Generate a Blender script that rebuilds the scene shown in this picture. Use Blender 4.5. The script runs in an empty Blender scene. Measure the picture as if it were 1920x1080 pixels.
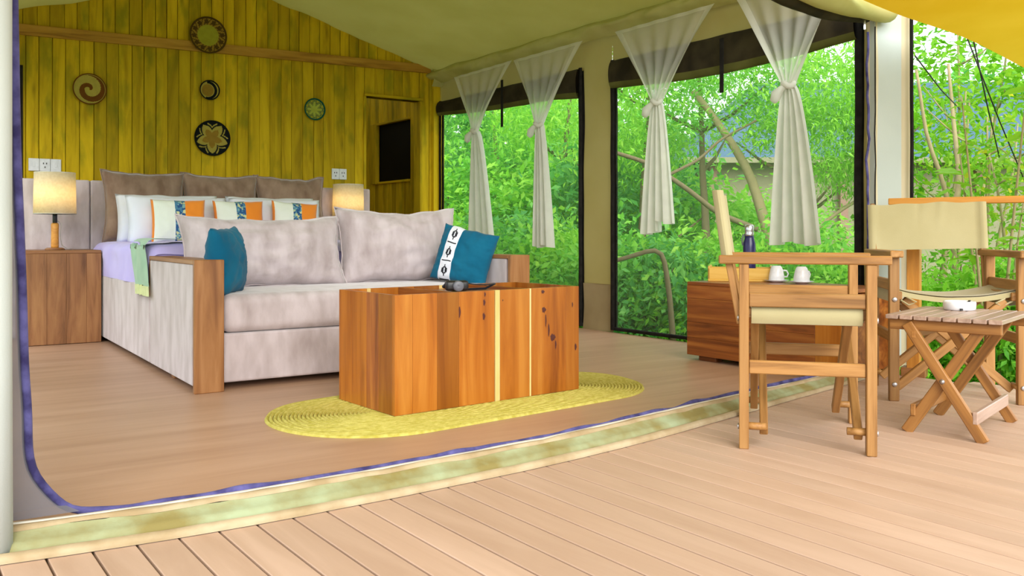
import bpy, math, random
from mathutils import Vector, Matrix, noise
random.seed(11)
R = math.radians
scene = bpy.context.scene
COL = scene.collection

# ------------------------------------------------------------------ camera, world, sun, exposure
F, HZ, EYE = 1640.0, 440.0, 0.74        # focal length and horizon of the 1920x1080 photograph, eye height
cd = bpy.data.cameras.new('camera'); cam = bpy.data.objects.new('camera', cd); COL.objects.link(cam)
cd.sensor_width = 36.0; cd.lens = 36.0 * F / 1920.0; cd.shift_y = -(540 - HZ) / 1920.0
cd.clip_start = 0.02; cd.clip_end = 300
cam.location = (0, 0, EYE); cam.rotation_euler = (R(90), 0, 0)
scene.camera = cam

world = bpy.data.worlds.new('world'); scene.world = world; world.use_nodes = True
bg = world.node_tree.nodes['Background']
bg.inputs['Color'].default_value = (0.90, 0.96, 1.0, 1); bg.inputs['Strength'].default_value = 1.45

sd = bpy.data.lights.new('sun', 'SUN'); sun = bpy.data.objects.new('sun', sd); COL.objects.link(sun)
sd.energy = 2.3; sd.angle = R(45); sd.color = (1.0, 0.96, 0.88)
sun.rotation_euler = (R(62), 0, R(14))

vs = scene.view_settings
vs.view_transform = 'Standard'; vs.look = 'None'; vs.gamma = 1.0; vs.use_curve_mapping = False
vs.exposure = 0.62

# ------------------------------------------------------------------ projection helpers (pixel + real depth -> place)
def P(px, py, Y):
    return Vector(((px - 960) / F * Y, Y, EYE - (py - HZ) / F * Y))
def G(px, py, z=0.0):
    return P(px, py, F * (EYE - z) / (py - HZ))

# room frame
C = Vector((-0.744, 8.719, 0))                       # back right corner
U = Vector((0.586, -0.810, 0)).normalized()          # right wall, from the corner towards the veranda
RWROT = math.atan2(U.y, U.x)                         # right-wall frame: X along wall, Y outwards
BWROT = R(34.2)                                      # back-wall frame: X to the right, Y behind the wall
BX = Vector((math.cos(BWROT), math.sin(BWROT), 0)); BY = Vector((-BX.y, BX.x, 0))
B0 = Vector((-1.468, 4.045, 0))                      # front left foot of the sofa bed
def rw(px, py, off=0.0):
    """pixel -> (x, z) in the right-wall frame on the plane local y = off"""
    k = (px - 960) / F
    n = Vector((-U.y, U.x, 0)); o = C + n * off
    s = (k * o.y - o.x) / (U.x - k * U.y)
    Y = o.y + U.y * s
    return s, EYE - (py - HZ) / F * Y
def bw(px, py, off=0.0):
    k = (px - 960) / F
    o = C + BY * off
    s = (k * o.y - o.x) / (BX.x - k * BX.y)
    Y = o.y + BX.y * s
    return s, EYE - (py - HZ) / F * Y

# ------------------------------------------------------------------ materials
MATS = {}
def new_mat(name):
    m = bpy.data.materials.new(name); m.use_nodes = True
    nt = m.node_tree; b = nt.nodes['Principled BSDF']
    MATS[name] = m
    return m, nt, b
def N(nt, typ, **kw):
    n = nt.nodes.new(typ)
    for k, v in kw.items(): setattr(n, k, v)
    return n
def L(nt, a, b): nt.links.new(a, b)
def ramp(nt, stops, mode='LINEAR'):
    r = N(nt, 'ShaderNodeValToRGB'); e = r.color_ramp.elements; r.color_ramp.interpolation = mode
    while len(e) < len(stops): e.new(0.5)
    for i, (p, c) in enumerate(stops):
        e[i].position = p; e[i].color = (*c, 1)
    return r
def coords(nt, scale=(1, 1, 1), shift=True):
    tc = N(nt, 'ShaderNodeTexCoord'); mp = N(nt, 'ShaderNodeMapping')
    mp.inputs['Scale'].default_value = scale
    if shift:
        oi = N(nt, 'ShaderNodeObjectInfo'); ad = N(nt, 'ShaderNodeVectorMath', operation='MULTIPLY_ADD')
        cb = N(nt, 'ShaderNodeCombineXYZ')
        for i in range(3): L(nt, oi.outputs['Random'], cb.inputs[i])
        ad.inputs[1].default_value = (17.3, 9.1, 23.7)
        L(nt, cb.outputs[0], ad.inputs[0]); L(nt, tc.outputs['Object'], ad.inputs[2]); L(nt, ad.outputs[0], mp.inputs['Vector'])
    else:
        L(nt, tc.outputs['Object'], mp.inputs['Vector'])
    return mp.outputs['Vector']
def bump(nt, b, h, strength=0.2, dist=0.01):
    bp = N(nt, 'ShaderNodeBump'); bp.inputs['Strength'].default_value = strength; bp.inputs['Distance'].default_value = dist
    L(nt, h, bp.inputs['Height']); L(nt, bp.outputs[0], b.inputs['Normal'])
def mixc(nt, fac, a, b, blend='MIX'):
    m = N(nt, 'ShaderNodeMix', data_type='RGBA', blend_type=blend)
    for sock, val in ((m.inputs[0], fac), (m.inputs[6], a), (m.inputs[7], b)):
        if hasattr(val, 'is_output'): L(nt, val, sock)
        elif isinstance(val, (int, float)): sock.default_value = val
        else: sock.default_value = (*val, 1)
    return m.outputs[2]

def wood(name, dark, mid, light, grain=(1.2, 14, 14), rough=0.45, knots=0.5, tone=0.35, spec=0.4, stain=None, ksc=(2.2, 9, 9), ksz=1.0):
    """timber with its grain along the piece's local X"""
    m, nt, b = new_mat(name)
    v = coords(nt, grain)
    n1 = N(nt, 'ShaderNodeTexNoise'); n1.inputs['Scale'].default_value = 1.6; n1.inputs['Detail'].default_value = 6
    n1.inputs['Roughness'].default_value = 0.6; n1.inputs['Distortion'].default_value = 0.6; L(nt, v, n1.inputs['Vector'])
    r = ramp(nt, [(0.30, dark), (0.5, mid), (0.70, light)]); L(nt, n1.outputs['Fac'], r.inputs[0])
    col = r.outputs[0]
    if knots > 0:
        v2 = coords(nt, ksc); vo = N(nt, 'ShaderNodeTexVoronoi'); vo.inputs['Scale'].default_value = 1.0
        L(nt, v2, vo.inputs['Vector'])
        kr = ramp(nt, [(0.0, (1, 1, 1)), (0.13 * ksz, (0.25, 0.25, 0.25)), (0.22 * ksz, (0, 0, 0))]); L(nt, vo.outputs['Distance'], kr.inputs[0])
        mu = N(nt, 'ShaderNodeMath', operation='MULTIPLY'); mu.inputs[1].default_value = knots; L(nt, kr.outputs[0], mu.inputs[0])
        col = mixc(nt, mu.outputs[0], col, tuple(c * 0.35 for c in dark))
    if stain:
        v3 = coords(nt, (2.0, 5, 5)); n3 = N(nt, 'ShaderNodeTexNoise'); n3.inputs['Scale'].default_value = 1.5; n3.inputs['Detail'].default_value = 4
        L(nt, v3, n3.inputs['Vector']); sr = ramp(nt, [(0.52, (0, 0, 0)), (0.72, (0.8, 0.8, 0.8))]); L(nt, n3.outputs['Fac'], sr.inputs[0])
        col = mixc(nt, sr.outputs[0], col, stain)
    oi = N(nt, 'ShaderNodeObjectInfo'); hs = N(nt, 'ShaderNodeHueSaturation'); mr = N(nt, 'ShaderNodeMapRange')
    mr.inputs['To Min'].default_value = 1 - tone; mr.inputs['To Max'].default_value = 1 + tone * 0.6
    L(nt, oi.outputs['Random'], mr.inputs['Value']); L(nt, mr.outputs[0], hs.inputs['Value']); L(nt, col, hs.inputs['Color'])
    L(nt, hs.outputs[0], b.inputs['Base Color'])
    b.inputs['Roughness'].default_value = rough; b.inputs['Specular IOR Level'].default_value = spec
    bump(nt, b, n1.outputs['Fac'], 0.15, 0.004)
    return m
def cloth(name, a, c, scale=6, rough=0.9, sheen=0.3, bmp=0.15, trans=0.0, lo=0.35, hi=0.65, fine=220, st=(1, 1, 1)):
    m, nt, b = new_mat(name)
    v = coords(nt, st)
    n1 = N(nt, 'ShaderNodeTexNoise'); n1.inputs['Scale'].default_value = scale; n1.inputs['Detail'].default_value = 5; L(nt, v, n1.inputs['Vector'])
    r = ramp(nt, [(lo, a), (hi, c)]); L(nt, n1.outputs['Fac'], r.inputs[0]); L(nt, r.outputs[0], b.inputs['Base Color'])
    b.inputs['Roughness'].default_value = rough; b.inputs['Specular IOR Level'].default_value = 0.15
    b.inputs['Sheen Weight'].default_value = sheen
    n2 = N(nt, 'ShaderNodeTexNoise'); n2.inputs['Scale'].default_value = fine; L(nt, v, n2.inputs['Vector'])
    bump(nt, b, n2.outputs['Fac'], bmp, 0.003)
    if trans > 0:
        out = nt.nodes['Material Output']; tr = N(nt, 'ShaderNodeBsdfTranslucent'); mx = N(nt, 'ShaderNodeMixShader')
        mx.inputs[0].default_value = trans; L(nt, r.outputs[0], tr.inputs['Color'])
        L(nt, b.outputs[0], mx.inputs[1]); L(nt, tr.outputs[0], mx.inputs[2]); L(nt, mx.outputs[0], out.inputs['Surface'])
    return m
def plain(name, col, rough=0.5, metal=0.0, spec=0.5, emit=None, es=0.0):
    m, nt, b = new_mat(name)
    v = coords(nt); n1 = N(nt, 'ShaderNodeTexNoise'); n1.inputs['Scale'].default_value = 30; L(nt, v, n1.inputs['Vector'])
    r = ramp(nt, [(0.3, tuple(c * 0.92 for c in col)), (0.7, tuple(min(1, c * 1.06) for c in col))]); L(nt, n1.outputs['Fac'], r.inputs[0])
    L(nt, r.outputs[0], b.inputs['Base Color'])
    b.inputs['Roughness'].default_value = rough; b.inputs['Metallic'].default_value = metal; b.inputs['Specular IOR Level'].default_value = spec
    if emit: b.inputs['Emission Color'].default_value = (*emit, 1); b.inputs['Emission Strength'].default_value = es
    return m
def sheer(name, col, clear, trans=0.5):
    """thin see-through textile: part open weave, part diffuse, part translucent"""
    m, nt, b = new_mat(name); out = nt.nodes['Material Output']
    v = coords(nt, shift=False); n1 = N(nt, 'ShaderNodeTexNoise'); n1.inputs['Scale'].default_value = 12; L(nt, v, n1.inputs['Vector'])
    r = ramp(nt, [(0.3, tuple(c * 0.93 for c in col)), (0.7, col)]); L(nt, n1.outputs['Fac'], r.inputs[0])
    df = N(nt, 'ShaderNodeBsdfDiffuse'); tl = N(nt, 'ShaderNodeBsdfTranslucent'); tp = N(nt, 'ShaderNodeBsdfTransparent')
    L(nt, r.outputs[0], df.inputs[0]); L(nt, r.outputs[0], tl.inputs[0])
    m1 = N(nt, 'ShaderNodeMixShader'); m1.inputs[0].default_value = trans; L(nt, df.outputs[0], m1.inputs[1]); L(nt, tl.outputs[0], m1.inputs[2])
    m2 = N(nt, 'ShaderNodeMixShader'); m2.inputs[0].default_value = clear; L(nt, m1.outputs[0], m2.inputs[1]); L(nt, tp.outputs[0], m2.inputs[2])
    L(nt, m2.outputs[0], out.inputs['Surface'])
    return m
def leafmat(name, cols, trans=0.45):
    m, nt, b = new_mat(name); out = nt.nodes['Material Output']
    ge = N(nt, 'ShaderNodeNewGeometry'); r = ramp(nt, cols); L(nt, ge.outputs['Random Per Island'], r.inputs[0])
    L(nt, r.outputs[0], b.inputs['Base Color']); b.inputs['Roughness'].default_value = 0.5; b.inputs['Specular IOR Level'].default_value = 0.3
    tl = N(nt, 'ShaderNodeBsdfTranslucent'); L(nt, r.outputs[0], tl.inputs[0])
    mx = N(nt, 'ShaderNodeMixShader'); mx.inputs[0].default_value = trans
    L(nt, b.outputs[0], mx.inputs[1]); L(nt, tl.outputs[0], mx.inputs[2]); L(nt, mx.outputs[0], out.inputs['Surface'])
    return m

wood('wall_plank', (0.36, 0.235, 0.004), (0.58, 0.395, 0.008), (0.69, 0.485, 0.012), grain=(0.8, 8, 8), rough=0.65, knots=0.6, tone=0.24, spec=0.12, stain=(0.24, 0.23, 0.008))
wood('beam_wood', (0.26, 0.12, 0.014), (0.46, 0.24, 0.03), (0.56, 0.32, 0.05), rough=0.6, knots=0.6, tone=0.1, spec=0.2)
wood('deck_wood', (0.47, 0.315, 0.225), (0.52, 0.36, 0.265), (0.58, 0.41, 0.31), grain=(0.7, 5, 5), rough=0.55, knots=0.0, tone=0.07, spec=0.35)
wood('floor_wood', (0.40, 0.235, 0.145), (0.46, 0.28, 0.18), (0.52, 0.33, 0.22), grain=(0.5, 5, 5), rough=0.42, knots=0.0, tone=0.05, spec=0.4)
wood('teak', (0.26, 0.072, 0.009), (0.41, 0.135, 0.015), (0.51, 0.205, 0.032), grain=(0.6, 8, 8), rough=0.28, knots=0.4, tone=0.35)
wood('teak_dark', (0.10, 0.025, 0.006), (0.32, 0.095, 0.018), (0.52, 0.20, 0.038), grain=(0.7, 9, 9), rough=0.35, knots=0.5, tone=0.3)
wood('teak_knotty', (0.22, 0.057, 0.008), (0.41, 0.13, 0.014), (0.53, 0.21, 0.032), grain=(0.6, 7, 7), rough=0.28, knots=0.5, tone=0.1)
plain('knot_dark', (0.085, 0.02, 0.015), rough=0.35)
wood('sapwood', (0.66, 0.44, 0.12), (0.78, 0.58, 0.22), (0.84, 0.68, 0.34), grain=(0.7, 9, 9), rough=0.4, knots=0.0, tone=0.05)
wood('nightstand_wood', (0.13, 0.05, 0.017), (0.28, 0.12, 0.044), (0.40, 0.195, 0.072), grain=(0.9, 9, 9), rough=0.45, knots=0.4, tone=0.15)
wood('arm_wood', (0.20, 0.075, 0.020), (0.335, 0.145, 0.045), (0.43, 0.21, 0.078), grain=(0.9, 10, 10), rough=0.4, knots=0.5, tone=0.08)
wood('chair_wood', (0.20, 0.09, 0.022), (0.34, 0.165, 0.045), (0.43, 0.23, 0.075), grain=(1.4, 22, 22), rough=0.5, knots=0.25, tone=0.18)
wood('table_wood', (0.17, 0.07, 0.018), (0.30, 0.13, 0.03), (0.40, 0.19, 0.05), grain=(1.4, 22, 22), rough=0.5, knots=0.2, tone=0.15)
wood('rail_wood', (0.50, 0.20, 0.03), (0.66, 0.29, 0.045), (0.74, 0.36, 0.07), rough=0.45, knots=0.2, tone=0.06)
wood('tray_wood', (0.62, 0.33, 0.05), (0.74, 0.44, 0.08), (0.80, 0.52, 0.13), rough=0.45, knots=0.0, tone=0.05)
cloth('velvet', (0.40, 0.33, 0.33), (0.60, 0.525, 0.545), scale=12, sheen=0.5, st=(1, 1, .38), lo=.28, hi=.62)
cloth('velvet_brown', (0.19, 0.115, 0.075), (0.34, 0.235, 0.17), scale=11, sheen=0.4, st=(1, 1, .5), lo=.3, hi=.68)
cloth('white_linen', (0.78, 0.82, 0.92), (0.85, 0.88, 0.97), scale=3)
cloth('cream_linen', (0.78, 0.84, 0.72), (0.84, 0.88, 0.78), scale=3)
cloth('orange_linen', (0.86, 0.25, 0.02), (0.92, 0.30, 0.03), scale=3)
cloth('lilac', (0.50, 0.43, 0.90), (0.59, 0.52, 0.96), scale=3)
cloth('green_throw', (0.28, 0.50, 0.34), (0.36, 0.58, 0.40), scale=9)
cloth('yellow_fringe', (0.62, 0.70, 0.30), (0.72, 0.78, 0.40), scale=30)
cloth('teal', (0.003, 0.10, 0.19), (0.007, 0.14, 0.245), scale=5, sheen=0.1)
cloth('black_cloth', (0.015, 0.015, 0.022), (0.03, 0.03, 0.04), scale=12, sheen=0.1)
cloth('chair_canvas', (0.44, 0.39, 0.21), (0.49, 0.44, 0.25), scale=4, trans=0.12)
cloth('ceiling_canvas', (0.36, 0.34, 0.075), (0.41, 0.39, 0.10), scale=1.5, trans=0.12, sheen=0.0)
cloth('valance_canvas', (0.50, 0.48, 0.17), (0.60, 0.58, 0.25), scale=3, trans=0.12, sheen=0.0)
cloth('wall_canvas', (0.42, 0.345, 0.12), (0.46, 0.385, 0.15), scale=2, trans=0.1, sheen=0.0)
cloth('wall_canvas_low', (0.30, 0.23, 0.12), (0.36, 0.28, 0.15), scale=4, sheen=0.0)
cloth('outer_canvas', (0.52, 0.57, 0.55), (0.58, 0.63, 0.61), scale=2, trans=0.15, sheen=0.0)
cloth('beige_canvas', (0.58, 0.50, 0.33), (0.66, 0.58, 0.42), scale=2, sheen=0.0)
cloth('awning_canvas', (0.70, 0.42, 0.015), (0.78, 0.49, 0.03), scale=2, trans=0.3, sheen=0.0)
cloth('bath_canvas', (0.5, 0.5, 0.42), (0.58, 0.58, 0.5), scale=2, trans=0.3, sheen=0.0)
cloth('dark_canvas', (0.022, 0.017, 0.010), (0.050, 0.040, 0.020), scale=6, sheen=0.0)
cloth('olive_canvas', (0.085, 0.085, 0.02), (0.13, 0.13, 0.035), scale=4, sheen=0.0)
cloth('zip_black', (0.012, 0.011, 0.010), (0.022, 0.020, 0.018), scale=20, sheen=0.0)
cloth('zip_violet', (0.035, 0.03, 0.11), (0.11, 0.105, 0.29), scale=18, sheen=0.1)
cloth('sill_tan', (0.36, 0.27, 0.15), (0.50, 0.41, 0.27), scale=9, sheen=0.0)
cloth('sill_green', (0.25, 0.21, 0.075), (0.36, 0.42, 0.26), scale=7, sheen=0.0)
cloth('sill_white', (0.70, 0.68, 0.62), (0.80, 0.78, 0.72), scale=14, sheen=0.0)
cloth('rug_straw', (0.45, 0.395, 0.07), (0.60, 0.535, 0.145), scale=40, fine=120, bmp=0.5, sheen=0.0)
cloth('tail_green', (0.30, 0.36, 0.16), (0.44, 0.50, 0.26), scale=5)
sheer('curtain_sheer', (0.88, 0.88, 0.81), 0.06, 0.5)
sheer('curtain_upper', (0.88, 0.88, 0.81), 0.42, 0.5)
sheer('window_mesh', (0.46, 0.62, 0.40), 0.89, 0.5)
sheer('door_net', (0.25, 0.25, 0.29), 0.22, 0.4)
plain('black_pane', (0.003, 0.003, 0.003), rough=0.6, spec=0.1)
plain('socket_white', (0.72, 0.74, 0.78), rough=0.35)
plain('socket_dark', (0.05, 0.05, 0.05), rough=0.5)
plain('steel', (0.62, 0.62, 0.64), rough=0.25, metal=1.0)
plain('bolt_steel', (0.55, 0.55, 0.58), rough=0.35, metal=0.8)
plain('navy', (0.018, 0.016, 0.10), rough=0.25)
plain('porcelain', (0.84, 0.85, 0.90), rough=0.15)
plain('black_plastic', (0.015, 0.015, 0.017), rough=0.35)
plain('grey_plastic', (0.14, 0.15, 0.18), rough=0.4)
plain('red_trim', (0.36, 0.09, 0.05), rough=0.5)
plain('cord_white', (0.7, 0.68, 0.62), rough=0.6)
plain('cord_black', (0.02, 0.02, 0.02), rough=0.7)
plain('brass', (0.55, 0.33, 0.07), rough=0.35, metal=0.7)
plain('basket_cream', (0.40, 0.33, 0.06), rough=0.85, spec=0.1)
plain('basket_olive', (0.34, 0.33, 0.03), rough=0.85, spec=0.1)
plain('basket_brown', (0.15, 0.055, 0.008), rough=0.85, spec=0.1)
plain('basket_rim', (0.085, 0.05, 0.010), rough=0.85, spec=0.1)
plain('basket_tan', (0.30, 0.185, 0.025), rough=0.85, spec=0.1)
plain('basket_black', (0.008, 0.010, 0.010), rough=0.85, spec=0.1)
plain('basket_green', (0.01, 0.085, 0.055), rough=0.85, spec=0.1)
plain('basket_lime', (0.36, 0.42, 0.06), rough=0.85, spec=0.1)
plain('bulb', (1, 0.9, 0.7), emit=(1.0, 0.72, 0.32), es=12)
wood('slat_wood', (0.26, 0.17, 0.125), (0.38, 0.26, 0.20), (0.48, 0.35, 0.28), grain=(1.4, 22, 22), rough=0.35, knots=0.1, tone=0.12)
plain('bark', (0.20, 0.16, 0.09), rough=0.9, spec=0.1)
plain('bark_light', (0.36, 0.30, 0.16), rough=0.9, spec=0.1)
plain('roof_blue', (0.075, 0.14, 0.20), rough=0.8, spec=0.15)
plain('tent_beige', (0.26, 0.25, 0.15), rough=0.9)
plain('tent_post', (0.30, 0.17, 0.13), rough=0.8)
# lamp shade: thin cloth lit from inside
def shade_mat():
    m, nt, b = new_mat('lamp_shade'); out = nt.nodes['Material Output']
    v = coords(nt, (1, 1, 1)); n1 = N(nt, 'ShaderNodeTexNoise'); n1.inputs['Scale'].default_value = 60; L(nt, v, n1.inputs['Vector'])
    r = ramp(nt, [(0.3, (0.78, 0.70, 0.50)), (0.7, (0.86, 0.79, 0.60))]); L(nt, n1.outputs['Fac'], r.inputs[0])
    df = N(nt, 'ShaderNodeBsdfDiffuse'); tl = N(nt, 'ShaderNodeBsdfTranslucent'); mx = N(nt, 'ShaderNodeMixShader'); mx.inputs[0].default_value = 0.5
    L(nt, r.outputs[0], df.inputs[0]); L(nt, r.outputs[0], tl.inputs[0]); L(nt, df.outputs[0], mx.inputs[1]); L(nt, tl.outputs[0], mx.inputs[2])
    L(nt, mx.outputs[0], out.inputs['Surface'])
shade_mat()
def pattern_mat():
    m, nt, b = new_mat('ikat_print')
    v = coords(nt, (13, 13, 13)); vo = N(nt, 'ShaderNodeTexVoronoi'); vo.distance = 'CHEBYCHEV'; L(nt, v, vo.inputs['Vector'])
    sx = N(nt, 'ShaderNodeSeparateColor'); L(nt, vo.outputs['Color'], sx.inputs[0])
    r = ramp(nt, [(0.0, (0.02, 0.09, 0.24)), (0.35, (0.07, 0.22, 0.36)), (0.6, (0.22, 0.42, 0.40)), (0.8, (0.62, 0.64, 0.32))], 'CONSTANT')
    L(nt, sx.outputs[0], r.inputs[0]); L(nt, r.outputs[0], b.inputs['Base Color']); b.inputs['Roughness'].default_value = 0.9
pattern_mat()
leafmat('leaf_bright', [(0.0, (0.20, 0.55, 0.03)), (0.5, (0.30, 0.70, 0.05)), (1.0, (0.45, 0.80, 0.10))])
leafmat('leaf_mid', [(0.0, (0.13, 0.48, 0.05)), (0.5, (0.23, 0.64, 0.07)), (1.0, (0.36, 0.76, 0.10))])
leafmat('leaf_deep', [(0.0, (0.08, 0.36, 0.07)), (0.5, (0.15, 0.50, 0.10)), (1.0, (0.26, 0.62, 0.13))])
leafmat('leaf_yellow', [(0.0, (0.14, 0.40, 0.02)), (0.6, (0.26, 0.52, 0.03)), (0.93, (0.36, 0.58, 0.04)), (1.0, (0.80, 0.72, 0.04))])
leafmat('leaf_lime', [(0.0, (0.10, 0.36, 0.01)), (0.5, (0.18, 0.48, 0.02)), (1.0, (0.30, 0.58, 0.03))])
def ground_mat():
    m, nt, b = new_mat('garden_ground')
    v = coords(nt, shift=False); n1 = N(nt, 'ShaderNodeTexNoise'); n1.inputs['Scale'].default_value = 3; n1.inputs['Detail'].default_value = 8; L(nt, v, n1.inputs['Vector'])
    r = ramp(nt, [(0.35, (0.10, 0.16, 0.04)), (0.55, (0.16, 0.30, 0.05)), (0.75, (0.24, 0.36, 0.09))]); L(nt, n1.outputs['Fac'], r.inputs[0])
    L(nt, r.outputs[0], b.inputs['Base Color']); b.inputs['Roughness'].default_value = 0.95
    bump(nt, b, n1.outputs['Fac'], 0.6, 0.1)
ground_mat()

# ------------------------------------------------------------------ mesh building
class MB:
    def __init__(s): s.v, s.f, s.m = [], [], []
    def add(s, vs, fs, mi=0):
        o = len(s.v); s.v += [tuple(p) for p in vs]
        for f in fs: s.f.append(tuple(i + o for i in f)); s.m.append(mi)
    def box(s, c, size, ch=0.0, mi=0, M=None):
        hx, hy, hz = (d / 2 for d in size); c = Vector(c)
        T = (lambda p: M @ Vector(p)) if M else (lambda p: Vector(p))
        if ch <= 0:
            vs = [c + T((x, y, z)) for x in (-hx, hx) for y in (-hy, hy) for z in (-hz, hz)]
            s.add(vs, [(0, 1, 3, 2), (4, 6, 7, 5), (0, 4, 5, 1), (2, 3, 7, 6), (0, 2, 6, 4), (1, 5, 7, 3)], mi); return
        ch = min(ch, hx * .45, hy * .45, hz * .45); vs = []; idx = {}
        for x in (-1, 1):
            for y in (-1, 1):
                for z in (-1, 1):
                    for a in range(3):
                        p = [x * hx, y * hy, z * hz]; sg = (x, y, z)
                        for k in range(3):
                            if k != a: p[k] -= sg[k] * ch
                        idx[(x, y, z, a)] = len(vs); vs.append(c + T(p))
        fs = []
        for a in range(3):
            b, d = (a + 1) % 3, (a + 2) % 3
            for sg in (-1, 1):
                q = []
                for (i, j) in ((-1, -1), (1, -1), (1, 1), (-1, 1)):
                    k = [0, 0, 0]; k[a] = sg; k[b] = i; k[d] = j; q.append(idx[(*k, a)])
                fs.append(tuple(q if sg > 0 else reversed(q)))
            for i in (-1, 1):
                for j in (-1, 1):
                    k0 = [0, 0, 0]; k1 = [0, 0, 0]; k0[b] = k1[b] = i; k0[d] = k1[d] = j; k0[a] = -1; k1[a] = 1
                    q = [idx[(*k0, b)], idx[(*k1, b)], idx[(*k1, d)], idx[(*k0, d)]]
                    fs.append(tuple(q if i * j < 0 else reversed(q)))
        for x in (-1, 1):
            for y in (-1, 1):
                for z in (-1, 1):
                    q = [idx[(x, y, z, a)] for a in range(3)]
                    fs.append(tuple(q if x * y * z > 0 else reversed(q)))
        s.add(vs, fs, mi)
    def tube(s, path, r, n=8, mi=0, closed=False, flat=1.0):
        path = [Vector(p) for p in path]; k = len(path); rs = r if isinstance(r, (list, tuple)) else [r] * k
        vs = []; prev = None
        for i, p in enumerate(path):
            a = path[(i - 1) % k] if (closed or i > 0) else p; b = path[(i + 1) % k] if (closed or i < k - 1) else p
            t = (b - a); t = t.normalized() if t.length > 1e-9 else Vector((0, 0, 1))
            if prev is None:
                prev = t.orthogonal().normalized() if abs(t.z) > .95 else Vector((0, 0, 1)).cross(t).normalized()
            x = (prev - t * prev.dot(t)); x = x.normalized() if x.length > 1e-6 else t.orthogonal().normalized(); prev = x
            y = t.cross(x)
            for j in range(n):
                an = 2 * math.pi * j / n
                vs.append(p + x * (math.cos(an) * rs[i]) + y * (math.sin(an) * rs[i] * flat))
        fs = []
        for i in range(k if closed else k - 1):
            i2 = (i + 1) % k
            for j in range(n): fs.append((i * n + j, i * n + (j + 1) % n, i2 * n + (j + 1) % n, i2 * n + j))
        if not closed:
            fs.append(tuple(range(n))[::-1]); fs.append(tuple((k - 1) * n + j for j in range(n)))
        s.add(vs, fs, mi)
    def lathe(s, prof, n=28, c=(0, 0, 0), mi=0, M=None):
        c = Vector(c); vs = []
        for r, z in prof:
            for j in range(n):
                a = 2 * math.pi * j / n; p = Vector((r * math.cos(a), r * math.sin(a), z)); vs.append(c + (M @ p if M else p))
        fs = []
        for i in range(len(prof) - 1):
            for j in range(n): fs.append((i * n + j, i * n + (j + 1) % n, (i + 1) * n + (j + 1) % n, (i + 1) * n + j))
        if prof[0][0] > 1e-6: fs.append(tuple(range(n))[::-1])
        if prof[-1][0] > 1e-6: fs.append(tuple((len(prof) - 1) * n + j for j in range(n)))
        s.add(vs, fs, mi)
    def grid(s, fn, nu, nv, mi=0, mfn=None, wrap=False):
        vs = [fn(i / nu, j / nv) for j in range(nv + 1) for i in range(nu + (0 if wrap else 1))]
        w = nu if wrap else nu + 1; o = len(s.v); s.v += [tuple(p) for p in vs]
        for j in range(nv):
            for i in range(nu):
                i2 = (i + 1) % w
                s.f.append((o + j * w + i, o + j * w + i2, o + (j + 1) * w + i2, o + (j + 1) * w + i))
                s.m.append(mfn((i + .5) / nu, (j + .5) / nv) if mfn else mi)
    def build(s, name, mats, parent=None, loc=(0, 0, 0), rotz=0.0, smooth=False, rot=None):
        me = bpy.data.meshes.new(name); me.from_pydata(s.v, [], s.f); me.validate()
        for mt in (mats if isinstance(mats, (list, tuple)) else [mats]): me.materials.append(MATS[mt])
        if len(me.polygons) == len(s.m): me.polygons.foreach_set('material_index', s.m)
        if smooth: me.polygons.foreach_set('use_smooth', [True] * len(me.polygons))
        me.update()
        o = bpy.data.objects.new(name, me); COL.objects.link(o)
        o.location = loc; o.rotation_euler = rot if rot else (0, 0, rotz)
        if parent: o.parent = parent
        return o

def tag(o, label=None, cat=None, group=None, kind=None):
    if label: o['label'] = label
    if cat: o['category'] = cat
    if group: o['group'] = group
    if kind: o['kind'] = kind
    return o
def thing(name, label, cat, loc=(0, 0, 0), rotz=0.0, group=None, kind=None):
    o = bpy.data.objects.new(name, None); COL.objects.link(o); o.empty_display_size = 0.1
    o.location = loc; o.rotation_euler = (0, 0, rotz)
    return tag(o, label, cat, group, kind)
def beam(name, p0, p1, w, d, mat, parent=None, side=None, ch=0.003):
    """a squared timber from p0 to p1: local X along it, w across (along side), d deep"""
    p0, p1 = Vector(p0), Vector(p1); x = (p1 - p0); ln = x.length; x.normalize()
    s = Vector(side) if side is not None else (Vector((0, 0, 1)) if abs(x.z) < .9 else Vector((1, 0, 0)))
    y = (s - x * s.dot(x)).normalized(); z = x.cross(y)
    mb = MB(); mb.box((0, 0, 0), (ln, w, d), ch); o = mb.build(name, mat, parent)
    M = Matrix((x, y, z)).transposed().to_4x4(); M.translation = (p0 + p1) / 2
    o.matrix_local = M
    return o
def copy_tree(o, parent=None):
    c = o.copy(); COL.objects.link(c)
    if parent is not None: c.parent = parent
    for ch in list(o.children): copy_tree(ch, c)
    return c
def place(o, M):
    o.matrix_local = M
    return o

# ------------------------------------------------------------------ the setting
# outline of the threshold on the floor (outer hem of the door sill)
sill_px = [(-60, 1069), (0, 1060), (120, 1043), (240, 1025), (360, 1006), (480, 985), (600, 962), (720, 938), (860, 910), (1000, 880), (1100, 857), (1200, 832), (1300, 804), (1400, 775), (1480, 752), (1560, 730), (1640, 706)]
SILL = [G(*p) for p in sill_px]
def resample(pts, n):
    d = [0]
    for a, b in zip(pts, pts[1:]): d.append(d[-1] + (b - a).length)
    out = []
    for i in range(n):
        t = d[-1] * i / (n - 1); k = max(j for j in range(len(d)) if d[j] <= t + 1e-9); k = min(k, len(pts) - 2)
        q = (t - d[k]) / (d[k + 1] - d[k]); out.append(pts[k].lerp(pts[k + 1], q))
    return out
def smooth(pts, it=3):
    for _ in range(it): pts = [pts[0]] + [(a + b * 2 + c) / 4 for a, b, c in zip(pts, pts[1:], pts[2:])] + [pts[-1]]
    return pts
SILL = smooth(resample(SILL, 60), 6)
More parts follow.
